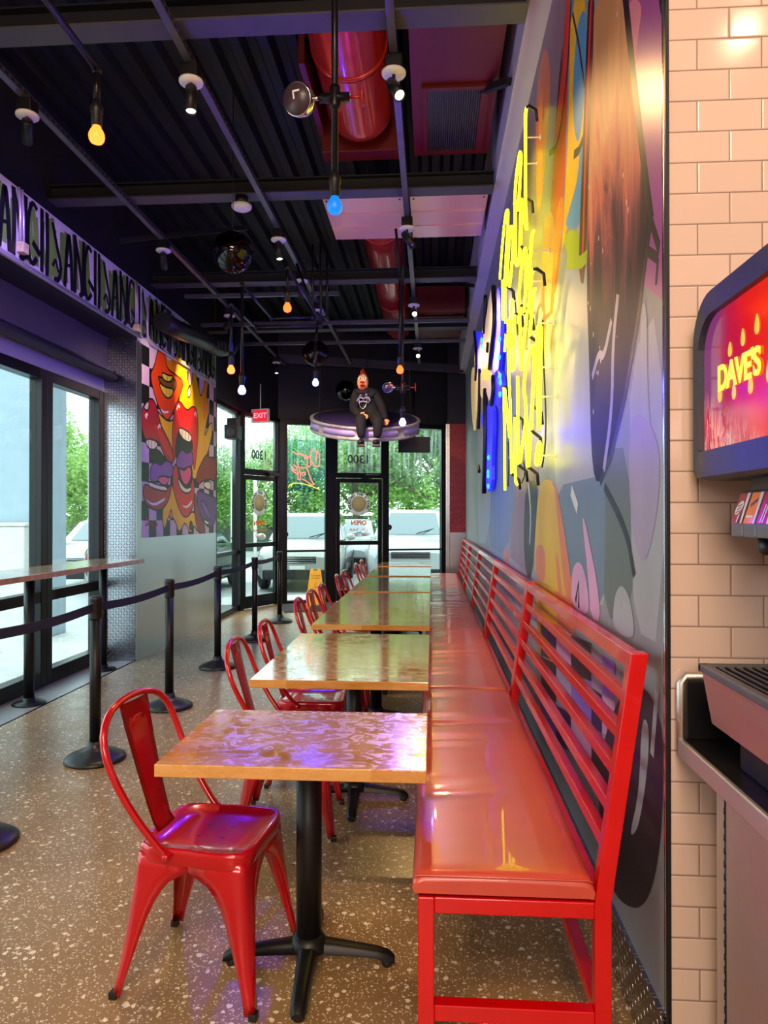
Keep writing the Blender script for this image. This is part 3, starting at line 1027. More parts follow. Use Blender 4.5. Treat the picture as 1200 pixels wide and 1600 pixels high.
# ---- red printed panel on the far return wall
RM = [mat('red_print', '#a80f1c', .45, var=.1), mat('pale_red_print', '#cf4a50', .5)]
mb = MB(); y = YF - .035
mb.box(.31, XW - .002, y, YF, 1.17, 3.06, 0)
rng = random.Random(5)
for row in range(15):
    for c in range(4):
        cx = .32 + c * .066; cz = 1.22 + row * .122
        pts = [(cx + rng.uniform(0, .06), cz + rng.uniform(0, .1)) for _ in range(4)]
        pts = smooth(pts, False, 1)
        for a, b in zip(pts[:-1], pts[1:]):
            d = Vector((b[0] - a[0], b[1] - a[1])); 
            if d.length < 1e-4: continue
            n = Vector((-d.y, d.x)).normalized() * .004
            mb.poly([(a[0] + n.x, y - .001, a[1] + n.y), (b[0] + n.x, y - .001, b[1] + n.y), (b[0] - n.x, y - .001, b[1] - n.y), (a[0] - n.x, y - .001, a[1] - n.y)], 1)
o = mb.build('wall_print', RM, normals=False)
tag(o, 'tall red panel covered in pale scribbled letters on the far wall past the benches', 'panel')
# ------------------------------------------------------------------ metal cafe chairs (built at the origin, facing +X)
def make_chair():
    root = thing('cafe_chair', 'red', 'chair')
    TOP = [(.172, .168), (-.17, .163)]       # seat corner at front / back: x, half width
    FOOT = [(.225, .215), (-.235, .205)]
    ZS = [.012, .06, .12, .18, .24, .29, .325, .35, .365, .376, .384, .424]
    WF = [.030, .032, .042, .053, .066, .082, .1, .12, .145, .165, .1745, .1745]
    for ix in (0, 1):
        for sg in (-1, 1):
            tx, ty = TOP[ix]; fx, fy = FOOT[ix]
            rows = []
            for z, w in zip(ZS, WF):
                q = z / .43
                e = q ** .8
                cx = fx + (tx - fx) * e; cy = (fy + (ty - fy) * e) * sg
                inx = -1 if ix == 0 else 1
                wx = min(w, abs(cx)) if w < .17 else abs(cx)
                wy = min(w, abs(cy)) if w < .17 else abs(cy)
                rr = min(.018, w * .4)
                bulge = .006 * math.sin(PI * min(1, q))
                # strip from the inner end on the side face round the corner to the inner end on the end face
                s0 = (cx + inx * wx, cy, z); s1 = (cx + inx * rr, cy, z)
                s2 = (cx + inx * rr * .3, cy - sg * rr * .3, z)
                s3 = (cx, cy - sg * rr, z); s4 = (cx, cy - sg * wy, z)
                mid = ((s0[0] + s1[0]) / 2, cy + sg * bulge, z); mid2 = (cx - inx * bulge, (s3[1] + s4[1]) / 2, z)
                rows.append([Vector(p) for p in (s0, mid, s1, s2, s3, mid2, s4)])
            bm = bmesh.new()
            grid = [[bm.verts.new(p) for p in r] for r in rows]
            for i in range(len(grid) - 1):
                for k in range(6):
                    bm.faces.new((grid[i][k], grid[i][k + 1], grid[i + 1][k + 1], grid[i + 1][k]))
            bmesh.ops.recalc_face_normals(bm, faces=bm.faces)
            bmesh.ops.solidify(bm, geom=bm.faces[:], thickness=.003)
            mb = MB(); mb.bm(bm, 0, True)
            leg = mb.build('leg', M['red_chair'], root)
            ft = MB(); ft.box(fx - .02 if ix == 0 else fx - .004, fx + .004 if ix == 0 else fx + .02, min(fy * sg, (fy - .026) * sg), max(fy * sg, (fy - .026) * sg), 0, .022, 0, .003)
            ft.build('foot', M['black_plastic'], leg)
    # pressed seat pan
    def ring(k, z, n=40):
        out = []
        for i in range(n):
            a = 2 * PI * i / n
            c, s_ = math.cos(a), math.sin(a)
            ex = 8.0 if c > 0 else 6.0
            r = 1 / ((abs(c) ** ex + abs(s_) ** ex) ** (1 / ex))
            out.append(Vector((.183 * k * r * c, (.178 if c > 0 else .172) * k * r * s_, z)))
        return out
    rows = [ring(.985, .398), ring(.995, .402), ring(1.0, .418), ring(1.005, .434), ring(.992, .444), ring(.965, .449), ring(.92, .446), ring(.86, .439), ring(.6, .435), ring(.3, .433), ring(.02, .433)]
    rows = [r + [r[0]] for r in rows]
    mb = MB(); mb.grid(rows, 0, True)
    for (a, b) in ((.05, .04), (.05, -.04), (-.03, .04), (-.03, -.04)):
        mb.lathe([(0, .4335), (.006, .4338), (.006, .4342), (0, .4342)], (a, b, 0), 1, 8)
    mb.build('seat', [M['red_chair'], M['black_plastic']], root)
    # bent tube hoop
    pts = [(-.06, .183, .425), (-.1, .189, .47), (-.165, .203, .56), (-.218, .214, .66), (-.245, .214, .73), (-.264, .194, .79), (-.275, .143, .832), (-.281, .073, .85), (-.283, 0, .855)]
    full = pts + [(a, -b, c) for a, b, c in reversed(pts[:-1])]
    full3 = []
    for i in range(len(full) - 1):
        full3.append(full[i])
    full3.append(full[-1])
    def sm(ps):
        out = [ps[0]]
        for a, b in zip(ps[:-1], ps[1:]):
            out.append(tuple(a[i] * .75 + b[i] * .25 for i in range(3))); out.append(tuple(a[i] * .25 + b[i] * .75 for i in range(3)))
        return out + [ps[-1]]
    mb = MB(); mb.tube(sm(full3), .0115, 0, 10)
    for sg in (-1, 1):
        mb.sphere((-.062, .187 * sg, .43), .013, 0, 8, 6)
    mb.build('back_hoop', M['red_chair'], root)
    # splat
    prof = [(-.155, .436, .054), (-.174, .46, .055), (-.194, .52, .059), (-.217, .6, .065), (-.241, .69, .073), (-.261, .77, .081), (-.276, .84, .087)]
    fr = []; bk = []
    for (x, z, w) in prof:
        fr.append([Vector((x + .004 * (1 - abs(t)) , w * t, z)) for t in (-1, -.6, 0, .6, 1)])
    bm = bmesh.new()
    gv = [[bm.verts.new(p) for p in r] for r in fr]
    for i in range(len(gv) - 1):
        for k in range(4):
            bm.faces.new((gv[i][k], gv[i][k + 1], gv[i + 1][k + 1], gv[i + 1][k]))
    bmesh.ops.solidify(bm, geom=bm.faces[:], thickness=.003)
    mb = MB(); mb.bm(bm, 0, True)
    # pressed hand mark near the top of the splat
    mb.tube([(-.258, -.03, .775), (-.262, -.02, .79), (-.263, .02, .79), (-.259, .03, .775)], .003, 0, 6)
    mb.build('backrest', M['red_chair'], root)
    return root


chair = make_chair()
chairs = [
    (-.70, 2.235, -7, 'red metal cafe chair alone at the nearest table, its whole seat and legs in view'),
    (-.66, 3.33, 2, 'red metal cafe chair at the second table, the one nearer the camera'),
    (-.66, 3.93, 3, 'red metal cafe chair at the second table, farther one with its glossy seat showing'),
    (-.68, 5.03, 2, 'red metal cafe chair at the third table, first of its three'),
    (-.68, 5.56, -2, 'red metal cafe chair at the third table, middle of its three'),
    (-.68, 6.1, 1, 'red metal cafe chair at the third table, farthest of its three'),
    (-.68, 7.12, 3, 'red metal cafe chair at the fourth table, nearer one of its pair'),
    (-.68, 7.75, -1, 'red metal cafe chair at the fourth table, farther one of its pair'),
    (-.68, 8.9, 2, 'red metal cafe chair at the fifth table, nearer one of its pair'),
    (-.68, 9.6, 0, 'red metal cafe chair at the fifth table, farther one of its pair'),
]
for i, (x, y, a, lab) in enumerate(chairs):
    c = chair if i == 0 else copy_tree(chair)
    c.location = (x, y, 0); c.rotation_euler = (0, 0, R(a))
    tag(c, lab, 'chair', 'red cafe chairs along the tables')

# ------------------------------------------------------------------ tables
TX0, TX1 = -.775, -.015


def pedestal(root, y):
    cx = (TX0 + TX1) / 2
    mb = MB(); mb.lathe([(.041, .06), (.041, .7)], (cx, y, 0), 0, 24)
    mb.lathe([(.06, .055), (.058, .075), (.043, .1)], (cx, y, 0), 0, 24)
    mb.box(cx - .11, cx + .11, y - .11, y + .11, .695, .709, 0, .003)
    mb.build('column', M['black_metal'], root)
    for k in range(4):
        a = k * PI / 2 + R(3); d = Vector((math.cos(a), math.sin(a), 0)); n = Vector((-d.y, d.x, 0)); o = Vector((cx, y, 0))
        rows = []
        for (r_, zt, zb, w) in ((.02, .085, .05, .036), (.08, .078, .046, .031), (.16, .066, .04, .027), (.22, .056, .033, .025), (.255, .046, .02, .024), (.275, .03, .016, .018)):
            q = o + d * r_
            rows.append([q - n * w + Vector((0, 0, zb)), q - n * w * .8 + Vector((0, 0, zt - .006)), q - n * w * .4 + Vector((0, 0, zt)), q + n * w * .4 + Vector((0, 0, zt)), q + n * w * .8 + Vector((0, 0, zt - .006)), q + n * w + Vector((0, 0, zb)), q - n * w + Vector((0, 0, zb))])
        mb = MB(); mb.grid(rows, 0, True); mb.poly(rows[-1][:-1]); mb.poly(rows[0][:-1])
        leg = mb.build('leg', M['black_metal'], root)
        q = o + d * .25
        mb = MB(); mb.lathe([(.016, 0), (.018, .006), (.018, .024), (.012, .026)], q, 0, 12); mb.build('glide', M['black_plastic'], leg)


tables = [
    (1.94, 2.51, [2.27], 'square butcher block table nearest the camera, wet and shining, one chair at it'),
    (2.975, 4.185, [3.6], 'long butcher block table second from the camera, white with window glare'),
    (4.535, 6.45, [5.0, 6.0], 'long butcher block table third from the camera, three chairs along it'),
    (6.58, 8.1, [6.95, 7.75], 'long butcher block table fourth from the camera, green window reflections on it'),
    (8.36, 9.78, [8.7, 9.45], 'butcher block table fifth from the camera, next to last in the row'),
    (9.98, 10.9, [10.45], 'butcher block table farthest from the camera, by the window'),
]
for (a, b, ps, lab) in tables:
    root = thing('dining_table', lab, 'table', ((TX0 + TX1) / 2, (a + b) / 2, 0), 'butcher block tables in a row')
    mb = MB(); mb.box(TX0, TX1, a, b, .709, .745, 0, .003)
    mb.build('table_top', M['wood_wet'] if a < 2 else M['wood'], root)
    for y in ps: pedestal(root, y)

# ------------------------------------------------------------------ red bench sections along the wall
def bench(y0, y1, lab, first):
    root = thing('bench', lab, 'bench', (.2, (y0 + y1) / 2, 0), 'red bench sections along the mural')
    t = .042
    g0 = y0; g1 = y1 - .004
    for y in (g0, g1 - t):
        mb = MB(); mb.box(-.037, .005, y, y + t, 0, .45, 0, .003); mb.build('leg', M['red_paint'], root)
        # back post: upright leg, then leaning back
        pts = [(.414, .0), (.456, .0), (.456, .45), (.55, 1.087), (.507, 1.087), (.414, .45)]
        mb = MB(); mb.prism([(a, y, b) for a, b in pts], (0, t, 0), 0, .0025); mb.build('back_post', M['red_paint'], root)
        mb = MB(); mb.box(.005, .414, y + .002, y + t - .002, .408, .45, 0, .003); mb.build('end_rail', M['red_paint'], root)
        mb = MB(); mb.box(.005, .414, y + .002, y + t - .002, .13, .172, 0, .003); mb.build('end_rail', M['red_paint'], root)
    mb = MB(); mb.box(-.035, .003, g0 + t, g1 - t, .41, .448, 0, .003); mb.build('seat_rail', M['red_paint'], root)
    mb = MB(); mb.box(.416, .454, g0 + t, g1 - t, .41, .448, 0, .003); mb.build('seat_rail', M['red_paint'], root)
    mb = MB(); mb.box(.416, .454, g0 + t, g1 - t, .132, .17, 0, .003); mb.build('stretcher', M['red_paint'], root)
    lean = .0935 / .637
    for k, z in enumerate((1.062, .965, .87, .775, .68, .585)):
        xc = .435 + (z - .45) * lean
        mb = MB()
        mb.box(-.016 if k else -.0205, .016 if k else .0205, g0 + .006, g1 - .006, -.015 if k else -.02, .015 if k else .02, 0, .002, 2, Matrix.Translation((xc, 0, z)) @ Matrix.Rotation(-math.atan(lean) * -1, 4, 'Y'))
        mb.build('back_slat', M['red_paint'], root)
    # cushion with soft creases across
    n, mI = 56, 12
    c0, c1 = -.052, .416
    rg = random.Random(int(y0 * 10))
    creases = [(rg.uniform(y0 + .25, y1 - .1), rg.uniform(.007, .015), rg.uniform(.35, 1.1)) for _ in range(11)]
    def ht(u, y):
        z = .512 + .004 * math.sin(PI * u)
        for (cy, d, wd) in creases:
            z -= d * math.exp(-((y - cy - .04 * (u - .5)) / .022) ** 2) * max(0, 1 - (u / wd) ** 2)
        return z
    rows = []
    ys = [y0 + .001, y0 + .004, y0 + .012, y0 + .026] + [y0 + .026 + (y1 - y0 - .052) * i / n for i in range(1, n)] + [y1 - .026, y1 - .012, y1 - .004, y1 - .001]
    N = len(ys)
    for i, y in enumerate(ys):
        e = {0: .022, 1: .012, 2: .004, N - 1: .022, N - 2: .012, N - 3: .004}.get(i, 0)
        r_ = [(c0 + .012, .451 + e * .4), (c0 + .003, .458 + e * .3), (c0, .475), (c0 + .004, .495 - e * .5), (c0 + .014, .507 - e)]
        for k in range(mI + 1):
            u = k / mI
            r_.append((c0 + .03 + (c1 - c0 - .06) * u, ht(u, y) - e))
        r_ += [(c1 - .012, .507 - e), (c1 - .003, .49 - e * .5), (c1, .475), (c1 - .004, .458), (c1 - .012, .451 + e * .4)]
        rows.append([Vector((a, y, b)) for a, b in r_])
    mb = MB(); mb.grid(rows, 0, True); mb.poly(rows[0]); mb.poly(rows[-1])
    cu = mb.build('cushion', M['vinyl'], root)
    mb = MB(); mb.tube([(c0 + .006, y0 + .003, .5), (c0 + .02, y0 + .002, .506), (c1 - .02, y0 + .002, .506), (c1 - .006, y0 + .003, .5)], .003, 0, 6)
    mb.build('piping', M['vinyl'], cu)
    return root


for a, b, lab in ((1.85, 3.86, 'red slatted bench section nearest the camera, its open end frame in view'), (3.86, 5.85, 'red slatted bench section second from the camera, beside the long second table'),
                  (5.85, 7.82, 'red slatted bench section third from the camera'), (7.82, 9.75, 'red slatted bench section fourth from the camera'), (9.75, 11.75, 'red slatted bench section at the far end beside the red panel')):
    bench(a, b, lab, a < 2)

# ------------------------------------------------------------------ queue barriers
posts = [(-2.0, 3.0), (-1.99, 4.09), (-1.98, 5.25), (-2.04, 6.66), (-2.066, 8.18), (-2.08, 9.6)]
labs = ['nearest black queue barrier post, only its round base showing at the left edge', 'black queue barrier post beside the nearest red chair', 'black queue barrier post in front of the diamond plate column',
        'black queue barrier post in front of the dull aluminium panel', 'black queue barrier post just before the glazed side panel', 'black queue barrier post standing by the doormat, end of its line']
for i, (x, y) in enumerate(posts):
    root = thing('queue_barrier', labs[i], 'queue barrier', (x, y, 0), 'belt barriers along the windows')
    mb = MB(); mb.lathe([(.17, 0), (.175, .006), (.172, .018), (.15, .034), (.1, .055), (.05, .072), (.043, .085), (.04, .11)], (x, y, 0), 0, 36); mb.build('base', M['black_plastic'], root)
    mb = MB(); mb.lathe([(.032, .09), (.032, .84)], (x, y, 0), 0, 24); mb.build('pole', M['black_metal'], root)
    mb = MB(); mb.lathe([(.034, .83), (.037, .84), (.037, .94), (.039, .945), (.039, .958), (.034, .966)], (x, y, 0), 0, 24)
    mb.box(x - .01, x + .01, y - .042, y + .042, .865, .935, 0, .004); mb.build('belt_head', M['black_plastic'], root)
    nxt = posts[i + 1] if i + 1 < len(posts) else None
    if nxt:
        a = Vector((x, y, .9)); b = Vector((nxt[0], nxt[1], .9)); d = (b - a).normalized(); n = Vector((-d.y, d.x, 0)) * .0015
        rows = []
        for k in range(13):
            q = a + d * .04 + (b - a - d * .08) * (k / 12); sag = -.018 * math.sin(PI * k / 12)
            rows.append([q + n + Vector((0, 0, -.025 + sag)), q + n + Vector((0, 0, .025 + sag)), q - n + Vector((0, 0, .025 + sag)), q - n + Vector((0, 0, -.025 + sag)), q + n + Vector((0, 0, -.025 + sag))])
        mb = MB(); mb.grid(rows, 0, False); mb.build('belt', M['belt'], root)

# ------------------------------------------------------------------ high bar along the windows
root = thing('bar_table', 'long narrow high wooden bar table standing along the left windows', 'bar table', (-3.0, 4.5, 0))
mb = MB(); mb.box(-3.17, -2.725, 1.2, 6.58, 1.0, 1.04, 0, .003); mb.build('table_top', M['wood_bar'], root)
for y in (1.6, 3.4, 5.27, 6.5):
    x = -3.09
    mb = MB(); mb.lathe([(.038, .02), (.038, 1.0)], (x, y, 0), 0, 20); mb.lathe([(.12, 0), (.122, .006), (.11, .016), (.045, .022), (.045, .05)], (x, y, 0), 0, 28); mb.box(x - .08, x + .08, y - .08, y + .08, .985, 1.0, 0, .003)
    mb.build('leg', M['black_metal'], root)
# ------------------------------------------------------------------ ceiling steel, ducts, lighting rails
ZB = 3.9
ords = ['first', 'second', 'third', 'fourth', 'fifth', 'sixth', 'seventh', 'eighth']
for i, y in enumerate((3.5, 5.38, 7.4, 9.3)):
    mb = MB()
    mb.box(-2.98, .463, y - .07, y + .07, ZB, ZB + .01, 0); mb.box(-2.98, .463, y - .05, y + .05, ZB + .115, ZB + .125, 1); mb.box(-2.98, .463, y - .006, y + .006, ZB + .01, ZB + .115, 1)
    structure(mb.build('ceiling_beam', [M['beam'], M['beam_dark']]))
mb = MB(); a = S0 + snorm * -.5 + sdir * -.05; b = S0 + snorm * -.5 + sdir * (SLEN + .1)
mb.bar((a.x, a.y, 3.96), (b.x, b.y, 3.96), .1, .12); structure(mb.build('ceiling_beam', M['beam']))
for (a, b) in (((-2.9, 6.4), (-1.9, 7.2)), ((.45, 4.2), (.0, 5.2)), ((.45, 7.9), (.1, 9.0))):
    mb = MB(); mb.bar((a[0], a[1], 4.0), (b[0], b[1], 4.42), .04, .04); structure(mb.build('brace_beam', M['beam_dark']))
for (x0, x1, y) in ((-2.7, -1.0, 7.6), (-2.9, .46, 8.75), (-2.9, .46, 9.75)):
    mb = MB(); mb.box(x0, x1, y - .02, y + .02, 3.83, 3.87, 0); structure(mb.build('cross_channel_beam', M['strut']))

RX = [-2.35, -1.29, -.2]
names = ['left lighting rail of drilled steel channel, above the queue barriers', 'middle lighting rail of drilled steel channel, over the red chairs', 'right lighting rail of drilled steel channel, under the red duct']
for x, lab in zip(RX, names):
    mb = MB(); mb.box(x - .0205, x + .0205, .2, 11.2, 3.855, 3.895, 0)
    y = .3
    while y < 11.1:
        mb.box(x - .0225, x - .0195, y, y + .028, 3.868, 3.882, 1); mb.box(x + .0195, x + .0225, y, y + .028, 3.868, 3.882, 1); y += .06
    o = mb.build('lighting_rail', [M['strut'], M['beam_dark']]); tag(o, lab, 'rail', 'lighting rails on the ceiling')


def spothead(rail, y, aim, lit, lab, w=0, col='#ffe3b0', ang=46):
    x = RX[rail]
    root = thing('spotlight', lab, 'spotlight', (x, y, 3.855), 'track spotlights on the lighting rails')
    mb = MB(); mb.box(x - .045, x + .045, y - .045, y + .045, 3.78, 3.855, 0, .006); mb.build('junction_box', M['black_metal'], root)
    mb = MB(); mb.lathe([(.062, 3.764), (.064, 3.768), (.064, 3.778), (.02, 3.782)], (x, y, 0), 0, 28); mb.build('ceiling_plate', M['white_plastic'], root)
    d = Vector(aim).normalized(); p = Vector((x, y, 3.70))
    mb = MB(); mb.tube([(x, y, 3.765), (x, y, 3.715)], .009, 0, 8); mb.build('stem', M['black_metal'], root)
    rot = d.to_track_quat('Z', 'Y').to_matrix().to_4x4()
    mb = MB(); mb.lathe([(.028, -.05), (.031, -.045), (.031, .1), (.027, .1), (.026, .085)], p, 0, 24, rot); hd = mb.build('lamp_head', M['black_metal'], root)
    mb = MB(); mb.lathe([(0, .088), (.0255, .088), (.0255, .09), (0, .09)], p, 0, 20, rot); mb.build('lens', M['lens'] if lit else M['chrome'], hd)
    if w:
        s = spot(p + d * .115, p + d * 2, w, col, ang, .7, .028)
    return root


R1, R2, R3 = 0, 1, 2
spothead(R1, 3.97, (-.95, 1.6, -.85), False, 'black spotlight on the left rail, cut by the left edge of the photo', 90, '#9a7cff', 70)
spothead(R1, 6.07, (-.6, 2.1, -1.5), False, 'black spotlight on the left rail, over the graffiti band', 150, '#ffdcb0', 48)
spothead(R1, 8.1, (-.75, .2, -.9), True, 'black spotlight on the left rail, lighting the flame mural', 200, '#ffd28a', 44)
spothead(R1, 10.6, (.1, -.22, -1), True, 'small lit spotlight at the far end of the left rail', 90, '#ffe0a8', 60)
spothead(R2, 3.72, (.05, -.15, -1), True, 'black spotlight on the middle rail nearest the camera, lens glowing', 130, '#ffdba2', 52)
spothead(R2, 5.9, (.12, -.12, -1), True, 'black spotlight on the middle rail, lit lens, above the first hanging globe', 130, '#ffdba2', 56)
spothead(R2, 6.95, (-.15, .75, -.6), False, 'black spotlight on the middle rail, third from the camera, turned to the windows', 200, '#ffdcae', 75)
spothead(R2, 7.96, (.1, .75, -.62), False, 'black spotlight on the middle rail, farthest from the camera', 190, '#ffdcae', 75)
spothead(R3, 3.72, (.78, -1.15, -1.75), True, 'black spotlight on the right rail nearest the camera, tilted towards the benches', 80, '#ffce86', 62)
spothead(R3, 5.74, (.5, -.3, -.85), False, 'black spotlight on the right rail, in front of the pink metal panels', 120, '#ffd28a', 60)
spothead(R3, 7.83, (.12, -.85, -.5), True, 'bright lit spotlight on the right rail, shining at the camera above the orange bulb', 60, '#ffcf80', 60)
spothead(R3, 9.85, (.1, -.85, -.5), True, 'bright lit spotlight at the far end of the right rail, above the hanging drum', 100, '#ffcf80', 60)

# red spiral duct, plenum, grille box, pink panels
t = NT('red_duct_sheet'); p = t.obj()
t.set(color=t.ramp(t.noise(p, 3, 3), [(.3, '#c01c1c'), (.7, '#d93a34')]), metal=.35, rough=.24, coat=.3)
sepd = t.n('ShaderNodeSeparateXYZ'); t.l(t.pos(), sepd.inputs[0])
fr_ = t.math('FRACT', t.math('ADD', t.math('MULTIPLY', sepd.outputs[1], 9.0), t.math('MULTIPLY', sepd.outputs[0], 1.6)))
t.bump(t.math('LESS_THAN', fr_, .1), .8, .006)
M['duct'] = t.m
M['dull_red'] = mat('dull_red_sheet', '#64090c', .5, .1, var=.1)
M['pink_metal'] = mat('red_sheet_lit_pink', '#f2a9a8', .26, .25, .5, .4, var=.04, vscale=2)  # reflected light on the red sheet is put into this pink base colour


def round_duct(x, z, r, y0, y1, lab, dome):
    mb = MB()
    rows = []
    ys = [(y0, r)]
    y = y0
    while y < y1 - r * (1 if dome else 0):
        ys.append((y, r)); y += .1428; 
    if dome:
        for k in range(9):
            a = k / 8 * PI / 2
            ys.append((y1 - r + r * math.sin(a), r * math.cos(a) + .002))
    else:
        ys.append((y1, r))
    for yy, rr in ys:
        rows.append([Vector((x + rr * math.cos(2 * PI * k / 40), yy, z + rr * math.sin(2 * PI * k / 40))) for k in range(41)])
    mb.grid(rows, 0, True)
    root = thing('air_duct', lab, 'duct', (x, (y0 + y1) / 2, z), 'red air ducts')
    mb.build('duct_body', M['duct'], root)
    y = y0 + .4
    while y < y1 - .4:
        c = MB(); c.lathe([(r + .001, -.02), (r + .008, -.018), (r + .008, .018), (r + .001, .02)], (x, y, z), 0, 40, Matrix.Rotation(PI / 2, 4, 'X')); c.build('duct_collar', M['duct'], root); y += 1.15
    return root


round_duct(-.5, 4.3, .228, .4, 5.12, 'large red spiral duct nearest the camera, ending in a rounded elbow', True)
round_duct(-.5, 4.3, .2, 6.5, 10.6, 'smaller red duct running on behind the pink metal panels', False)
mb = MB(); mb.box(-.8, -.22, 5.13, 5.27, 4.1, 4.54, 0, .004); mb.box(-.82, -.78, 4.3, 5.27, 4.22, 4.54, 0, .003)
tag(mb.build('duct_plenum', M['dull_red']), 'flat red sheet metal box behind the rounded end of the big duct', 'duct')
root = thing('return_air_box', 'dark red ceiling box with a slatted return air grille', 'vent', (.14, 4.4, 4.1))
mb = MB(); mb.box(-.13, .41, 3.62, 5.27, 4.12, 4.5, 0, .004); mb.build('housing', M['dull_red'], root)
mb = MB(); mb.box(-.06, -.03, 4.4, 5.2, 4.095, 4.12, 0); mb.box(.31, .36, 4.4, 5.2, 4.095, 4.12, 0); mb.box(-.03, .31, 4.4, 4.43, 4.095, 4.12, 0); mb.box(-.03, .31, 5.17, 5.2, 4.095, 4.12, 0); gf = mb.build('grille_frame', M['dull_red'], root)
mb = MB(); mb.box(-.03, .31, 4.43, 5.17, 4.112, 4.119, 1)
for k in range(22):
    x = -.022 + k * .0152; mb.box(x, x + .005, 4.43, 5.17, 4.096, 4.112, 0)
mb.build('grille', [M['beam'], M['black_plastic']], root)
for x0, x1, lab in ((-.87, -.225, 'left pink sheet metal panel on the ceiling, behind the blue bulb'), (-.175, .44, 'right pink sheet metal panel on the ceiling, beside the mural soffit')):
    mb = MB(); mb.box(x0, x1, 5.57, 6.4, 3.955, 4.02, 0, .006)
    for k in (1, 2): mb.box(x0 + .01, x1 - .01, 5.57 + k * .28 - .004, 5.57 + k * .28 + .004, 3.949, 3.956, 0)
    for (a, b) in ((x0 + .03, 5.61), (x1 - .03, 5.61), (x0 + .03, 6.39), (x1 - .03, 6.39)): mb.lathe([(.008, 3.95), (.008, 3.957)], (a, b, 0), 1, 8)
    tag(mb.build('ceiling_panel', [M['pink_metal'], M['beam_dark']]), lab, 'panel', 'pink sheet metal ceiling panels')
mb = MB(); mb.box(-.2, .42, 8.95, 9.1, 4.03, 4.35, 0, .01); mb.box(-.2, .42, 9.1, 9.2, 4.1, 4.3, 0); mb.box(-.2, .42, 9.45, 10.6, 4.1, 4.45, 0, .01); mb.box(-.1, .3, 9.2, 9.45, 4.12, 4.3, 0)
tag(mb.build('air_handler', M['dull_red']), 'red rectangular duct box hung at the far end of the ceiling', 'duct')

# black flexible duct in front of the graffiti
pts = [(-2.8, 7.2, 3.47), (-2.78, 7.6, 3.49), (-2.76, 8.1, 3.54), (-2.72, 8.5, 3.56), (-2.66, 8.75, 3.55), (-2.58, 8.92, 3.6), (-2.53, 9.0, 3.75), (-2.51, 9.02, 4.5)]
mb = MB(); mb.tube([Vector(p) for p in pts], .1, 0, 18)
for q in range(7):
    a = Vector(pts[3]).lerp(Vector(pts[5]), q / 6); d = (Vector(pts[5]) - Vector(pts[3])).to_track_quat('Z', 'Y').to_matrix().to_4x4()
    mb.lathe([(.098, -.008), (.107, 0), (.098, .008)], a, 0, 18, d)
tag(mb.build('vent_pipe', M['black_plastic']), 'thick black ribbed pipe bending up in front of the graffiti band', 'pipe')
# conduits along the bottom of the bulkhead and the two junction boxes
M['conduit'] = mat('pale_conduit', '#cfc4cc', .35, .5)
mb = MB(); mb.tube([(XL + .014, 2.0, 3.262), (XL + .014, 6.95, 3.262)], .012); mb.tube([(XL + .03, 2.0, 3.238), (XL + .03, 6.95, 3.238)], .01)
tag(mb.build('conduit', M['conduit']), 'pair of pale conduits running under the graffiti band to the column', 'pipe')
mb = MB(); mb.tube([(XL + .0145, 7.15, 3.7), (XL + .0145, 7.15, 3.32), (XL + .0145, 7.22, 3.25), (XL + .0145, 9.4, 3.225)], .014)
tag(mb.build('conduit', M['conduit']), 'pale conduit sloping along the top edge of the flame mural', 'pipe')
for (px, py, s_, lab) in ((36, 388, .075, 'yellowish junction box with two conduits on the graffiti band, nearest the camera'), (215, 513, .07, 'small junction box on the graffiti band at the column corner')):
    q = on_x(px, py, XL + .03)
    root = thing('junction_box', lab, 'junction box', (XL, q.y, q.z - s_ / 2))
    mb = MB(); mb.box(XL + .001, XL + .055, q.y - s_ / 2, q.y + s_ / 2, q.z - s_ / 2, q.z + s_ / 2, 0, .004); mb.build('box_body', mat('stained_box', '#c9bd8e', .5, var=.2, vscale=30), root)
    for dy in (-.018, .022):
        mb = MB(); mb.tube([(XL + .02, q.y + dy, q.z + s_ / 2), (XL + .02, q.y + dy, 3.6 - dy), (XL + .02, q.y + dy - .02, 3.78)], .01); mb.build('conduit', M['conduit'], root)
# roller shade tube over the windows
root = thing('roller_shade', 'dark rolled up window shade tube above the left windows', 'shade', (-3.17, 5, 2.83))
mb = MB(); mb.tube([(-3.17, .7, 2.83), (-3.17, 6.86, 2.83)], .045, 0, 20); mb.build('shade_roll', mat('charcoal_shade_cloth', '#2b2a2e', .6, bump=.1), root)
mb = MB(); mb.tube([(-3.17, 6.86, 2.83), (-3.17, 6.9, 2.83)], .03, 0, 12); mb.build('end_cap', M['black_plastic'], root)
mb = MB(); mb.box(-3.26, -3.17, .7, 6.88, 2.868, 2.9); mb.build('bracket', M['black_plastic'], root)
# smoke detector
root = thing('smoke_detector', 'round white smoke detector under the second ceiling beam', 'smoke detector', (-1.46, 5.36, 3.8))
mb = MB(); mb.lathe([(0, 3.80), (.06, 3.80), (.076, 3.812), (.078, 3.832), (.06, 3.836)], (-1.46, 5.36, 0), 0, 32); mb.build('cover', M['white_plastic'], root)
mb = MB(); mb.lathe([(.05, 3.836), (.05, 3.9)], (-1.46, 5.36, 0), 0, 24); mb.build('base', M['black_plastic'], root)

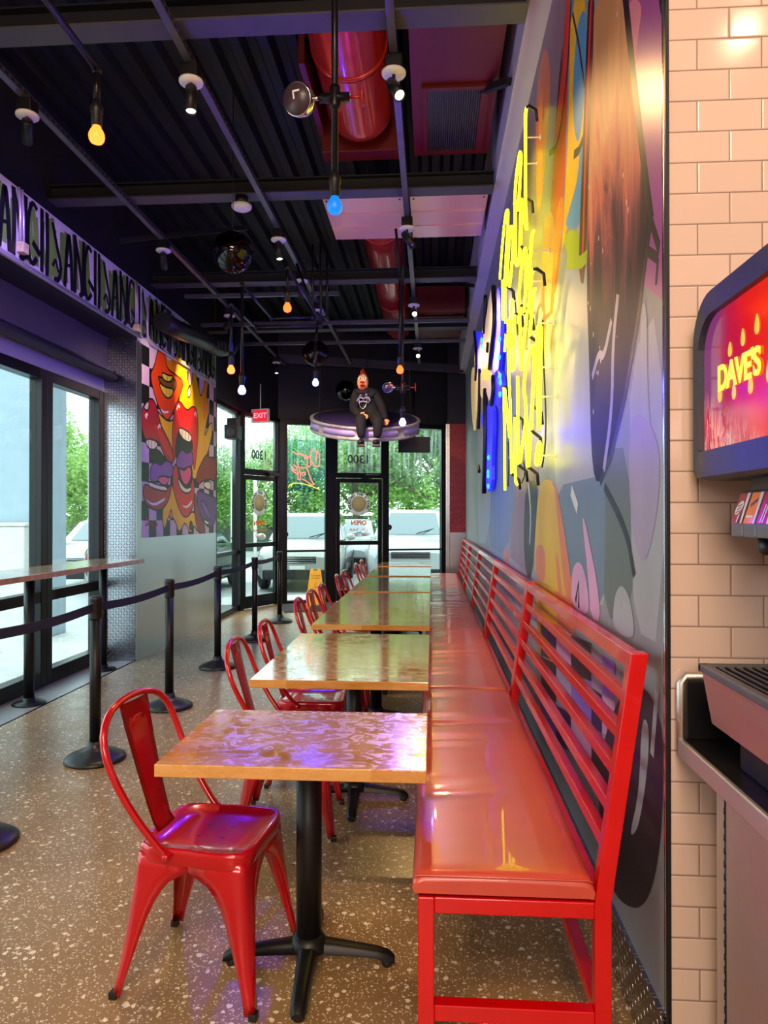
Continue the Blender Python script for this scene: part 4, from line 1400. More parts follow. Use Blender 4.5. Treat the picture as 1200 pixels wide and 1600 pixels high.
# ------------------------------------------------------------------ hanging dark globes
t = NT('smoked_globe'); t.t.nodes.remove(t.b)
tr = t.n('ShaderNodeBsdfTransparent'); tr.inputs[0].default_value = (.07, .06, .065, 1)
gl = t.n('ShaderNodeBsdfGlossy'); gl.inputs['Roughness'].default_value = .05; gl.inputs[0].default_value = (.9, .9, .95, 1)
lw = t.n('ShaderNodeLayerWeight'); lw.inputs[0].default_value = .32
mx = t.n('ShaderNodeMixShader'); t.l(t.math('MULTIPLY_ADD', lw.outputs['Fresnel'], .5, .02, clamp=True), mx.inputs[0]); t.l(tr.outputs[0], mx.inputs[1]); t.l(gl.outputs[0], mx.inputs[2]); t.l(mx.outputs[0], t.out.inputs[0])
M['globe'] = t.m
for (px, py, y, lab) in ((364, 394, 5.05, 'dark see-through globe hanging nearest the camera, under the smoke detector'), (493, 552, 8.1, 'dark see-through globe hanging in the middle, above the blue bulb'), (540, 610, 10.75, 'dark see-through globe farthest away, beside the seated dummy')):
    q = on_y(px, py, y)
    root = thing('hanging_globe', lab, 'globe', (q.x, q.y, q.z - .15), 'smoked globes on cords')
    mb = MB(); mb.sphere(q, .15, 0, 40, 24); mb.build('globe', M['globe'], root)
    mb = MB(); mb.lathe([(.02, .145), (.022, .15), (.012, .17)], q, 0, 14); mb.build('cap', M['black_metal'], root)
    mb = MB(); mb.tube([q + Vector((0, 0, .165)), (q.x, q.y, 3.854 if abs(q.x + 1.29) < .04 else 4.54)], .003, 0, 6); mb.build('cord', M['wire'], root)

# ------------------------------------------------------------------ bulbs on black pipes
BULB = {}
for k, (c, s_, lc) in dict(red=('#ff5a1c', 7, '#ff2a08'), blue=('#7f8bff', 9, '#1c20ff'), cyan=('#0a8cff', 1.1, '#0a60ff'), orange=('#ff5a1e', 4, '#ff4a10')).items():
    BULB[k] = m_emit('bulb_' + k, c, s_)
M['pipe'] = mat('black_iron_pipe', '#1b1a1f', .3, .6, var=.1)
bulb_prof = [(0, -.072), (.012, -.071), (.022, -.066), (.028, -.056), (.03, -.044), (.029, -.034), (.024, -.022), (.017, -.01), (.014, 0)]


def pendant(px, py, y, kind, top, lab, pipes=(), gauge=None, watts=2.0, seg_r=.0135):
    """a bulb at the photo's spot; the pipe climbs straight to z = top, then follows the given corners"""
    q = on_y(px, py, y); q.z += .04
    root = thing('pipe_pendant', lab, 'pendant light', (q.x, q.y, q.z - .075), 'coloured bulbs on black pipes')
    mb = MB(); mb.lathe(bulb_prof, q, 0, 24); b = mb.build('bulb', BULB[kind], root)
    mb = MB(); mb.lathe([(.016, -.004), (.021, 0), (.021, .045), (.024, .05), (.024, .072), (.016, .085), (.0135, .1)], q, 0, 20); mb.build('socket', M['black_metal'], root)
    pts = [q + Vector((0, 0, .09)), Vector((q.x, q.y, top))] + [Vector(p) for p in pipes]
    mb = MB()
    for a, c in zip(pts[:-1], pts[1:]): mb.tube([a, c], seg_r, 0, 12)
    mb.build('pipe', M['pipe'], root)
    for c in pts[1:-1]:
        mb = MB(); mb.sphere(c, .021, 0, 12, 8); mb.build('elbow', M['pipe'], root)
    if gauge:
        dz, side, r = gauge
        c = Vector((q.x, q.y, q.z + dz))
        mb = MB(); mb.tube([c - Vector((.06, 0, 0)), c + Vector((.06, 0, 0))], .019, 0, 12); mb.lathe([(.019, -.045), (.022, -.03), (.022, .03), (.019, .045)], c, 0, 14); mb.build('cross_fitting', M['pipe'], root)
        mb = MB(); mb.tube([c - Vector((.06, 0, 0)) * side * -1 * -1, c + Vector((-.085 * side, 0, 0))], .009, 0, 8); g0 = c + Vector((-(.085 + r) * side, 0, 0))
        mb.build('gauge_stem', M['chrome'], root)
        face = Vector((-.35 if side > 0 else .2, -1, -.35)).normalized().to_track_quat('Z', 'Y').to_matrix().to_4x4()
        mb = MB(); mb.lathe([(r * .7, -.045), (r * .96, -.04), (r, -.02), (r, .006), (r * .93, .01), (r * .92, .006)], g0, 0, 32, face); gg = mb.build('gauge_case', M['chrome'], root)
        mb = MB(); mb.lathe([(0, .011), (r * .93, .011), (r * .93, .012), (0, .012)], g0, 0, 32, face); dial = mb.build('gauge_dial', mat('dark_gauge_dial', '#3a2f38', .35), gg)
        fx = Matrix.Translation(g0) @ face
        mb = MB(fx); mb.box(-.2 * r, -.1 * r, .02 * r, .5 * r, .012, .0135); mb.box(-.2 * r, .3 * r, .4 * r, .5 * r, .012, .0135); mb.build('gauge_marking', M['white_plastic'], gg)
        v0 = c + Vector((.06 * side, 0, 0))
        mb = MB(); mb.tube([v0, v0 + Vector((.05 * side, 0, 0))], .006, 0, 8)
        ring = [v0 + Vector((.05 * side, .03 * math.cos(k * PI / 8), .03 * math.sin(k * PI / 8))) for k in range(16)]
        mb.tube(ring, .005, 0, 6, closed=True)
        for k in (0, 4, 8, 12): mb.tube([v0 + Vector((.05 * side, 0, 0)), ring[k]], .004, 0, 6)
        mb.build('valve_wheel', mat('red_valve', '#9a1a20', .4), root)
    if watts:
        lc = dict(red='#ff2a08', blue='#2222ff', cyan='#1466ff', orange='#ff4a10')[kind]
        point(q + Vector((0, 0, -.12)), watts, lc, .035)
    return q


pendant(151, 212, 2.66, 'red', 3.17, 'red glowing bulb on a dark pipe nearest the camera at upper left', [(-1.255, -1.0, 3.17)], None, 3)
pendant(523, 322, 2.75, 'cyan', 4.105, 'light blue bulb on a long pipe with a round pressure gauge and valve', (), (.385, 1, .062), .6)
qa = pendant(449, 481, 5.1, 'orange', 3.25, 'small orange bulb hung from branching pipes in the middle of the ceiling', [(-1.03, 6.39, 3.25), (-.95, 6.39, 3.25), (-.95, 6.39, 3.84)], None, 1.0, .0115)
pendant(361, 578, 5.5, 'red', 3.11, 'small red bulb beside a blue one, left of the two low pendants', [(-1.55, 6.15, 3.11), (-.97, 6.15, 3.11), (-.97, 6.15, 3.84)], None, 1.2, .0115)
pendant(378, 610, 5.3, 'blue', 3.2, 'bright blue bulb hanging lowest near the flame mural', [(-1.42, 6.2, 3.2), (-1.05, 6.2, 3.2), (-1.05, 6.2, 3.84)], None, 30, .0115)
pendant(493, 598, 6.6, 'blue', 3.1, 'bright blue bulb in the centre, below the middle globe', [(-1.08, 6.7, 3.3), (-1.29, 6.7, 3.853)], None, 30, .0115)
pendant(625, 578, 6.0, 'orange', 3.45, 'orange bulb hanging on the right, above the blue bulb and gauge', [(-.3, 5.9, 3.84)], None, 1.0, .0115)
pendant(629, 660, 6.1, 'blue', 3.45, 'bright blue bulb with a small gauge on its pipe, in front of the hanging drum', [(-.24, 6.15, 3.84)], (.26, 1, .045), 30, .0115)
# ------------------------------------------------------------------ yellow neon sign standing off the mural
XN = .505
root = thing('neon_sign', 'tall yellow neon sign of looping glass tubes glowing on the mural', 'neon sign', (XN, 4.3, 1.5))
strokes = [
    [(823, 168), (821, 178), (821, 240), (821, 320), (823, 357)], [(804, 320), (806, 280), (810, 250), (812.5, 236), (814.5, 242), (812, 290), (810, 330)],
    [(805, 312), (805, 405), (807.5, 418), (812, 404), (813, 360)], [(814, 310), (814, 360), (813.5, 384)], [(818, 312), (819, 345), (822.5, 358)],
    [(781, 436), (784, 393), (789, 340), (792.5, 326), (794.5, 334), (791, 396), (788, 450)], [(792, 447), (796, 365), (799.5, 350), (802, 364), (800, 417), (796, 448)],
    [(810, 488), (812, 441), (818, 395), (820.5, 386), (822.5, 394), (822, 441), (819, 488)], [(826, 452), (827, 417), (831, 368), (833.5, 361)],
    [(826, 488), (829, 452), (830, 429), (834, 421)], [(828, 525), (830, 500), (832, 464), (836, 451)],
    [(785, 438), (786, 500)], [(790, 450), (790, 505)], [(800, 467), (798, 500)],
    [(794, 500), (794.5, 587), (797, 617), (798, 670)], [(798.5, 500), (799, 574), (801, 580), (803.5, 573), (804, 492)], [(812, 480), (813, 560), (814, 578)], [(824, 486), (818, 539), (815, 574)],
    [(790.5, 522), (788.5, 549)], [(823, 672), (821, 620), (818, 613), (820.5, 581), (828, 549), (832, 538), (835, 551), (833.6, 590), (830, 672)],
    [(842, 671), (840.5, 640), (839.6, 575), (839, 517), (842.5, 506), (846.5, 514), (844, 575), (843, 668)], [(808.7, 588), (809, 660), (810, 726)],
    [(787, 606), (788.5, 670), (789, 766)], [(789, 608), (793, 650), (796, 683)], [(804.5, 652), (805, 751), (808, 757)], [(798, 670), (799.7, 740)],
    [(822, 640), (820.7, 667), (812.5, 722)], [(822, 670), (823.6, 722), (825, 730)], [(831, 640), (827.7, 698), (825.5, 729)],
    [(843, 691), (839.5, 702), (837, 724), (840, 727), (844, 722), (846, 698), (843, 691)],
]
caps = []
for st in strokes:
    q = smooth(st, False, 1) if len(st) > 2 else st
    pts = [on_x(a, b, XN) for a, b in q]
    mb = MB(); mb.tube(pts, .0078, 0, 8)
    mb.build('tube', M['neon_yellow'], root)
    caps.append((pts[0], pts[1], pts[-1], pts[-2]))
# blacked out tube ends and their stand-offs
for i, (a, a1, b, b1) in enumerate(caps):
    if i % 2: a, a1 = b, b1
    if i % 3 == 2: continue
    e = a + (a - a1).normalized() * .012
    mb = MB(); mb.tube([a, e + Vector((.012, 0, 0)), e + Vector((.045, -.012, -.03)), e + Vector((.05, -.014, -.09))], .0085, 0, 8); mb.build('tube_end', M['tube_black'], root)
for (px, py) in ((834, 392), (841, 505), (843, 574), (843, 620), (800, 470), (807, 545), (831, 440), (843, 712), (795, 715), (818, 256), (822, 215)):
    p = on_x(px, py, XN)
    mb = MB(); mb.tube([p, (XW - .002, p.y, p.z)], .004, 0, 6); mb.lathe([(.012, 0), (.012, .006)], (XW - .006, p.y, p.z), 0, 10, Matrix.Rotation(PI / 2, 4, 'Y')); mb.build('standoff', M['white_plastic'], root)
for pl in ([(848, 500), (849, 560), (851, 600), (853, 650), (852, 700), (847, 730)], [(805, 470), (807, 500), (806, 520)], [(794, 690), (795, 720), (794, 760)], [(818, 720), (821, 740), (815, 755)]):
    mb = MB(); mb.tube([on_x(a, b, XN + .04) for a, b in smooth(pl, False, 1)], .004, 0, 6); mb.build('cable', M['wire'], root)

# ------------------------------------------------------------------ blue lit shape sign farther along the wall
XS = .535
root = thing('shape_sign', 'blue and cream light up sign with black outlines, past the yellow neon', 'sign', (XS, 8.5, 1.7))
M['sign_blue'] = m_emit('sign_blue_glow', (.02, .02, 1.0, 1), 1.25)
M['sign_cyan'] = m_emit('sign_cyan_dot', (.05, .6, 1.0, 1), 1.6)
M['sign_cream'] = mat('sign_cream_face', '#f2dfae', .45, emit='#ffd98a', estr=.35)
M['sign_black'] = mat('sign_black_outline', '#0b0b10', .4)
c1 = lambda pts: [(720 + a / 10, 430 + b / 10) for a, b in pts]
c2 = lambda pts: [(720 + a / 8, 580 + b / 8) for a, b in pts]


def plate(pts, m, x, th, nm):
    q = [on_x(a, b, x) for a, b in smooth(pts, True, 1)]
    mb = MB(); mb.prism(q, Vector((th, 0, 0))); mb.build(nm, m, root)


plate(c1([(570, 150), (622, 300), (622, 900), (605, 1300), (570, 1640), (500, 1560), (470, 1400), (520, 1000), (555, 500)]), M['sign_blue'], XS, .03, 'blue_panel')
plate(c1([(240, 880), (330, 890), (345, 1100), (335, 1450), (290, 1560), (248, 1500), (256, 1200), (232, 1000)]), M['sign_blue'], XS, .03, 'blue_panel')
plate(c2([(425, -20), (500, 0), (525, 200), (500, 400), (450, 440), (410, 400)]), M['sign_blue'], XS, .03, 'blue_panel')
plate(c2([(325, 390), (400, 420), (405, 700), (385, 1100), (385, 1440), (315, 1530), (305, 1100), (315, 700)]), M['sign_blue'], XS, .03, 'blue_panel')
plate(c2([(258, 520), (292, 550), (285, 720), (250, 640)]), M['sign_blue'], XS, .03, 'blue_panel')
plate(c1([(490, 170), (450, 300), (405, 600), (350, 900), (335, 1300), (310, 1640), (480, 1640), (440, 1450), (430, 1200), (450, 1060), (500, 900), (515, 600), (500, 350)]), M['sign_cream'], XS - .004, .02, 'cream_face')
plate(c2([(138, -60), (190, -20), (232, 130), (224, 380), (175, 560), (165, 800), (134, 500), (124, 150)]), M['sign_cream'], XS - .004, .02, 'cream_face')
plate(c2([(240, -40), (380, -20), (405, 150), (392, 330), (352, 385), (312, 230), (275, 350), (238, 300)]), M['sign_cream'], XS - .004, .02, 'cream_face')
for pl, w in ((c1([(510, 165), (510, 310), (528, 500), (524, 800), (500, 1000), (480, 1200), (450, 1460)]), .02), (c1([(385, 315), (385, 520), (360, 900)]), .018), (c1([(210, 880), (240, 1100), (240, 1500), (232, 1640)]), .018),
              (c1([(425, 1060), (415, 1200)]), .016), (c2([(235, -30), (232, 350), (222, 720)]), .018), (c2([(305, 220), (310, 500), (310, 900), (290, 1520)]), .024), (c2([(402, 60), (412, 250), (380, 420)]), .02), (c2([(222, 1180), (230, 1260)]), .016)):
    q = [on_x(a, b, XS - .012) for a, b in smooth(pl, False, 1)]
    mb = MB(); mb.tube(q, w, 0, 8); mb.build('outline', M['sign_black'], root)
for (a, b) in c2([(490, 60), (494, 140), (490, 290), (345, 1080), (340, 1260), (340, 1310), (342, 1440)]) + c1([(605, 1000), (600, 1280), (325, 1010), (325, 1110)]):
    p = on_x(a, b, XS - .01); mb = MB(); mb.sphere(p, .03, 0, 10, 8, (.4, 1, .8)); mb.build('light_dot', M['sign_cyan'], root)

# ------------------------------------------------------------------ script neon in the window
root = thing('window_neon', 'red script neon sign reading open late backwards in the front window', 'neon sign', tuple(ST @ Vector((s_of(480), -.12, 1.9))))
M['neon_red'] = m_emit('red_neon', (1.0, .16, .12, 1), 2.4)
M['neon_swoosh'] = m_emit('yellow_swoosh_neon', (1.0, .85, .1, 1), 1.2)


def on_store(px, py, off):
    d = ray(px, py); o = Vector((0, 0, H)); base = S0 + snorm * off
    t = (base - o).dot(snorm) / d.dot(snorm)
    return o + d * t


wc = lambda pts: [(440 + a / 13.34, 660 + b / 13.34) for a, b in pts]
for pl in ([(735, 585), (785, 660), (795, 780), (785, 900), (735, 935), (665, 890), (610, 780), (600, 640), (640, 560), (700, 560), (735, 620), (725, 800)], [(600, 690), (610, 800), (605, 910), (560, 925), (535, 880), (530, 780), (560, 700), (595, 720)],
           [(520, 690), (480, 720), (500, 680), (530, 700), (515, 760), (470, 740)], [(455, 660), (450, 720), (430, 650), (395, 690), (385, 630), (355, 680), (330, 630), (310, 670), (240, 605)],
           [(520, 895), (545, 1000), (590, 1130), (640, 1240), (690, 1290), (620, 1310), (540, 1240), (480, 1195), (430, 1190)], [(430, 1060), (470, 1030), (495, 1070), (470, 1110), (430, 1100), (415, 1060)],
           [(320, 820), (360, 930), (390, 1080), (390, 1200), (350, 1190)], [(390, 940), (515, 945)], [(250, 880), (330, 940), (300, 1010), (240, 960), (200, 900), (215, 990), (290, 1060), (350, 1090)], [(330, 1000), (345, 1100), (340, 1190)]):
    mb = MB(); mb.tube([on_store(a, b, -.12) for a, b in smooth(wc(pl), False, 2)], .0085, 0, 6); mb.build('tube', M['neon_red'], root)
mb = MB(); mb.tube([on_store(a, b, -.12) for a, b in smooth(wc([(140, 1350), (180, 1300), (240, 1268), (360, 1265), (500, 1290), (640, 1335), (790, 1400)]), False, 2)], .008, 0, 6); mb.build('swoosh', M['neon_swoosh'], root)
mb = MB(); mb.tube([on_store(a, b, -.12) for a, b in wc([(200, 1350), (210, 1310), (240, 1275)])], .006, 0, 6); mb.build('swoosh', M['neon_swoosh'], root)
q = [on_store(a, b, -.1) for a, b in ((449, 686), (508, 689), (508, 767), (449, 768))]
mb = MB(); mb.prism(q, snorm * .005); mb.build('clear_backing', m_glass('neon_backing', '#d8ecec', .06), root)
for a, b in ((452, 689), (505, 691)):
    p = on_store(a, b, -.1); mb = MB(); mb.tube([p, (p.x, p.y, 3.02)], .0025, 0, 5); mb.build('hanging_wire', M['wire'], root)

# EXIT sign over the first door, small fittings on the glass
q = on_y(407, 650, 10.95)
fm = Matrix.Translation(q) @ Matrix.Rotation(R(-14), 4, 'Z')
root = thing('exit_sign', 'lit red exit sign hanging above the left glass door', 'exit sign', (q.x, q.y, q.z - .12))
mb = MB(fm); mb.box(-.15, .15, -.03, .03, -.11, .11, 0, .008); mb.build('housing', M['white_plastic'], root)
mb = MB(fm); mb.box(-.115, .135, -.034, -.029, -.09, .09, 0, .004); mb.build('lit_face', m_emit('exit_red', (1.0, .02, .05, 1), .85), root)
text_mesh('EXIT', fm @ Matrix.Translation((.01, -.036, 0)) @ Matrix.Rotation(PI / 2, 4, 'X'), .11, m_emit('exit_letters', '#ffb0b8', 1.0), root, 'lettering', .001, bold=.003)
mb = MB(fm); mb.tube([(0, 0, .11), (0, 0, .5)], .01); mb.build('stem', M['white_plastic'], root)
for (px, py, nm) in ((446, 835, 'window_6'), (608, 824, 'window_7')):
    q = on_store(px, py, -.012)
    mb = MB(); mb.lathe([(0, 0), (.05, 0), (.05, .003), (0, .003)], q, 0, 20, snorm.to_track_quat('Z', 'Y').to_matrix().to_4x4()); mb.lathe([(0, 0), (.025, 0), (.025, .003), (0, .003)], q - snorm * .002, 1, 16, snorm.to_track_quat('Z', 'Y').to_matrix().to_4x4())
    mb.build('round_sticker', [mat('plum_sticker', '#4a2630', .5), mat('pale_sticker', '#8a6a70', .5)], bpy.data.objects[nm])
# television seen from behind, and the speaker by the side glass
q = on_store(647, 695, -.4)
fm = Matrix.Translation(q) @ Matrix.Rotation(R(6), 4, 'Z')
root = thing('television', 'black flat television hung in front of the right window', 'television', (q.x, q.y, q.z - .15))
mb = MB(fm); mb.box(-.27, .27, -.02, .02, -.135, .135, 0, .012); mb.build('casing', M['black_plastic'], root)
mb = MB(fm); mb.box(-.25, .25, -.022, -.019, -.115, .12, 0); mb.build('screen', mat('dark_screen', '#0a0a18', .35), root)
mb = MB(fm); mb.tube([(0, .04, .05), (0, .04, 1.0)], .018); mb.box(-.08, .08, .02, .045, -.05, .09); mb.build('ceiling_mount', M['black_metal'], root)
root = thing('wall_speaker', 'black loudspeaker box high on the glass beside the flame mural', 'speaker', (-2.87, 10.1, 2.6))
mb = MB(); mb.box(-2.97, -2.77, 9.98, 10.22, 2.56, 2.76, 0, .01); mb.build('cabinet', M['black_plastic'], root)
mb = MB(); mb.lathe([(0, 0), (.06, 0), (.066, .008), (.05, .012), (.02, .006)], (-2.86, 9.98, 2.65), 0, 24, Matrix.Rotation(PI / 2, 4, 'X')); mb.build('cone', mat('speaker_cone', '#2c2c30', .5), root)
mb = MB(); mb.box(-2.94, -2.8, 10.02, 10.2, 2.76, 2.86, 0, .004); mb.build('bracket', M['black_metal'], root)

# ------------------------------------------------------------------ yellow wet floor sign on the mat
o_ = on_z(493, 950, 0)
fm = Matrix.Translation((o_.x, o_.y, 0)) @ Matrix.Rotation(R(14), 4, 'Z')
root = thing('wet_floor_sign', 'yellow folding wet floor sign standing by the entrance mat', 'wet floor sign', (o_.x, o_.y, 0))
M['yellow_plastic'] = mat('yellow_plastic', '#ffcc08', .42)
for sg in (-1, 1):
    T = fm @ Matrix.Translation((0, 0, .62)) @ Matrix.Rotation(R(11 * sg), 4, 'X')
    mb = MB(T)
    pts = [(-.15, 0, -.63), (-.095, 0, -.63), (-.08, 0, -.57), (.08, 0, -.57), (.095, 0, -.63), (.15, 0, -.63), (.085, 0, -.03), (.06, 0, 0), (.035, 0, 0), (.03, 0, -.035), (-.03, 0, -.035), (-.035, 0, 0), (-.06, 0, 0), (-.085, 0, -.03)]
    mb.prism(pts, (0, .014, 0), 0, .003)
    pn = mb.build('panel', M['yellow_plastic'], root)
    if sg < 0:
        ink = mat('dark_sign_ink', '#5a3a10', .5)
        X = lambda z: T @ Matrix.Translation((0, -.002, z)) @ Matrix.Rotation(PI / 2, 4, 'X')
        text_mesh('CUIDADO', X(-.11), .03, ink, pn, 'lettering', .0006); text_mesh('Piso Mojado', X(-.15), .026, ink, pn, 'lettering', .0006)
        text_mesh('CAUTION', X(-.4), .036, ink, pn, 'lettering', .0006); text_mesh('Wet Floor', X(-.445), .032, ink, pn, 'lettering', .0006)
        mb = MB(T); mb.tube([(-.06, -.002, -.34), (0, -.002, -.22), (.06, -.002, -.34)], .004, 0, 6, closed=True); mb.tube([(-.02, -.002, -.32), (0, -.002, -.28), (.022, -.002, -.3)], .005, 0, 6); mb.build('warning_symbol', mat('red_ink', '#c8321c', .5), pn)
mb = MB(); a = on_z(432, 938, 0)
mb.T = Matrix.Translation(S0) @ Matrix.Identity(4)
mb = MB(ST); mb.box(s_of(440) - .1, s_of(440) + 1.6, -1.15, -.2, .001, .012, 0, .004)
tag(mb.build('door_mat', mat('charcoal_mat', '#2b2c2f', .85, bump=.4, bscale=150)), 'dark grey entrance mat on the floor inside the glass doors', 'door mat')
# ------------------------------------------------------------------ drinks counter and soda fountain at the tiled wall
XF = .61
M['black_top'] = mat('black_counter_top', '#17171a', .3, var=.1)
M['bezel'] = mat('blue_grey_bezel', '#3a3d47', .4, .25, var=.12, vscale=120, bump=.15, bscale=300)
root = thing('counter', 'steel drinks counter with a black top under the soda fountain', 'counter', (.95, .9, 0))
y0, y1 = -.6, 1.787
mb = MB(); mb.box(XF, 1.25, y0, y1, .875, .893, 0, .002); mb.build('counter_top', M['black_top'], root)
mb = MB()
mb.box(XF - .012, XF, y0, y1, .852, .897, 0, .003); mb.build('steel_edge', M['steel'], root)
mb = MB(); mb.box(XF + .008, 1.25, y1 - .006, y1 + .014, .893, 1.035, 0, .003); sp_ = mb.build('side_splash', M['black_top'], root)
mb = MB(); mb.tube([(XF - .002, y1, .862), (XF - .002, y1, 1.03), (XF + .008, y1, 1.045), (1.25, y1, 1.045)], .012, 0, 10); mb.build('splash_rim', M['steel'], sp_)
mb = MB(); mb.box(.672, 1.25, y0, 1.74, 0.02, .875, 0, .003); mb.build('cabinet', M['steel'], root)
mb = MB(); mb.box(.662, .673, y0 + .02, 1.66, .05, .845, 0, .003); dr = mb.build('cabinet_door', M['steel'], root)
mb = MB(); mb.tube([(.668, 1.668, .06), (.668, 1.668, .84)], .006, 0, 8)
for k in range(26): mb.lathe([(.0075, 0), (.0075, .012)], (.668, 1.668, .07 + k * .03), 0, 8)
mb.build('hinge', M['black_metal'], dr)
mb = MB(); mb.box(.7, 1.2, y0 + .02, 1.72, 0, .02, 0); mb.build('plinth', M['black_plastic'], root)

root = thing('soda_fountain', 'self serve soda fountain with a red lit header panel above its valves', 'soda fountain', (.9, 1.3, .893))
# drip tray
mb = MB()
ty0, ty1 = .82, 1.655
prof = [(XF + .02, .968), (XF - .002, 1.088), (XF + .004, 1.092), (.98, 1.092), (.98, .968)]
mb.prism([(a, ty0, b) for a, b in prof], (0, ty1 - ty0, 0), 0, .003); mb.build('drip_tray', M['steel_h'], root)
mb = MB(); mb.box(XF - .008, XF + .014, ty0, ty1 + .006, 1.086, 1.104, 0, .004); mb.box(XF - .008, .98, ty1 - .012, ty1 + .006, 1.086, 1.104, 0, .004); mb.build('tray_rim', mat('grey_rubber_rim', '#55535a', .45), root)
mb = MB(); mb.box(XF + .014, .975, ty0, ty1 - .012, 1.0905, 1.093, 1)
x = XF + .024
while x < .97:
    mb.box(x, x + .008, ty0, ty1 - .014, 1.093, 1.101, 0, .0015); x += .02
mb.build('drip_grille', [mat('black_grille_bar', '#1d1d20', .3), M['black_plastic']], root)
mb = MB(); mb.box(XF + .05, .95, .86, 1.58, .893, .968, 0, .004); mb.build('tray_base', M['black_plastic'], root)
mb = MB(); mb.box(.93, 1.2, .86, 1.6, .968, 1.96, 0, .01); mb.build('tower', mat('dark_tower', '#2a2a30', .4), root)
# valves in a row
arts = [('#8e1420', '#f1e9e8', 'dark red and white label'), ('#ef7d22', '#f6d9b8', 'orange label with blue script'), ('#c2143c', '#f1e9e8', 'crimson and white label'), ('#8a8d96', '#e8e8ec', None), ('#3a7d3a', '#e8f0e0', None)]
for i in range(5):
    yc = 1.612 - i * .0615; w = .0285
    mb = MB(); q = [(.668, 1.392), (.668, 1.418), (.69, 1.488), (.705, 1.495), (.94, 1.495), (.94, 1.41), (.76, 1.392)]
    mb.prism([(a, yc - w, b) for a, b in q], (0, 2 * w, 0), 0, .003); v = mb.build('valve', mat('grey_valve_body', '#6a6c78', .35), root)
    # label lies on the slanted front
    a = Vector((.6675, yc, 1.421)); b = Vector((.6892, yc, 1.4875)); up = (b - a).normalized(); nrm = Vector((-up.z, 0, up.x)); Y_ = Vector((0, 1, 0))
    P = lambda s_, t_, o=.0006: a + Y_ * s_ + up * t_ + nrm * o
    Ht = (b - a).length; hw = w - .002
    c0, c1, lab = arts[i]
    mb = MB(); mb.poly([P(hw, 0), P(-hw, 0), P(-hw, Ht), P(hw, Ht)], 0)
    mb.poly([P(-hw + .008, 0, .001), P(-hw, 0, .001), P(-hw, Ht, .001), P(-hw + .014, Ht, .001)], 1)
    inks = [mat('label_' + c0[1:], c0, .25, emit=c0, estr=.12), mat('label_pale', '#f1e9e8', .25), mat('label_navy', '#252a6c', .3)]
    if i == 0:
        el = [(.006 + .017 * math.cos(k * PI / 10), .036 + .015 * math.sin(k * PI / 10) + .006 * -math.cos(k * PI / 10)) for k in range(20)]
        mb.poly([P(s_, t_, .0014) for s_, t_ in el], 1)
        for k in (-1, 0, 1): mb.poly([P(.016, .033 + k * .007 - .003, .002), P(-.004, .038 + k * .007 - .003, .002), P(-.004, .0405 + k * .007 - .003, .002), P(.016, .0355 + k * .007 - .003, .002)], 0)
        mb.poly([P(.002, .002, .0014), P(-.003, .002, .0014), P(-.006, .022, .0014), P(-.001, .022, .0014)], 1); mb.poly([P(-.006, .002, .0014), P(-.01, .002, .0014), P(-.012, .022, .0014), P(-.008, .022, .0014)], 2)
    elif i == 1:
        for k in range(4): mb.poly([P(.016 - k * .007, .036 + k * .0035, .0014), P(.011 - k * .007, .038 + k * .0035, .0014), P(.011 - k * .007, .047 + k * .0035, .0014), P(.016 - k * .007, .045 + k * .0035, .0014)], 2)
        mb.poly([P(.02, .013, .0014), P(-.012, .013, .0014), P(-.012, .018, .0014), P(.02, .018, .0014)], 1)
    elif i == 2:
        for s_ in (.012, .002): mb.poly([P(s_, .002, .0014), P(s_ - .005, .002, .0014), P(s_ - .009, .042, .0014), P(s_ - .004, .042, .0014)], 1)
    lb = mb.build('label_panel', inks, v, normals=False)
    if lab: lb['label'] = lab
    mb = MB(); mb.lathe([(.014, 1.352), (.019, 1.358), (.021, 1.392)], (.735, yc, 0), 0, 20); mb.build('nozzle', M['black_plastic'], v)
mb = MB(); mb.box(.715, .93, 1.21, 1.65, 1.49, 1.545, 0, .004); mb.build('valve_rail', M['black_plastic'], root)
# header: rounded cabinet, lit panel, lettering
HY0, HY1, HZ0, HZ1 = .82, 1.775, 1.522, 1.958


def rrect(y0, y1, z0, z1, rt, rb, n=8):
    pts = []
    for (cy, cz, r, a0) in ((y1 - rt, z1 - rt, rt, 0), (y0 + rt, z1 - rt, rt, 90), (y0 + rb, z0 + rb, rb, 180), (y1 - rb, z0 + rb, rb, 270)):
        for k in range(n + 1):
            a = R(a0 + 90 * k / n); pts.append((cy + r * math.cos(a), cz + r * math.sin(a)))
    return pts


outer = rrect(HY0, HY1, HZ0, HZ1, .11, .03); inner = rrect(HY0 + .04, HY1 - .025, HZ0 + .068, HZ1 - .055, .085, .01)
hx = .632
mb = MB()
rings = []
for (k, x, pts) in ((0, 1.15, outer), (1, hx + .03, outer), (2, hx, [(HY0 + (HY1 - HY0) / 2 + (y - (HY0 + HY1) / 2) * .985, (z - 1.74) * .97 + 1.74) for y, z in outer]), (3, hx + .004, inner), (4, hx + .03, inner)):
    rings.append([Vector((x, y, z)) for y, z in pts] + [Vector((x, pts[0][0], pts[0][1]))])
mb.grid(rings, 0, False); mb.poly(rings[0][:-1], 0)
mb.build('header_housing', M['bezel'], root)
t = NT('lit_header_art'); sep = t.n('ShaderNodeSeparateXYZ'); t.l(t.pos(), sep.inputs[0])
n1 = t.noise(t.mapped(t.pos(), scale=(1, 1.4, .6), rot=(.5, 0, 0)), 9, 5, .6, 1.0)
left = t.math('MULTIPLY', t.math('SUBTRACT', sep.outputs[1], 1.43), 3.0)
base = t.ramp(t.math('MULTIPLY_ADD', n1, .5, left), [(.1, '#ff3208'), (.5, '#f01c22'), (.8, '#c41a4a'), (1.0, '#8a3a78')])
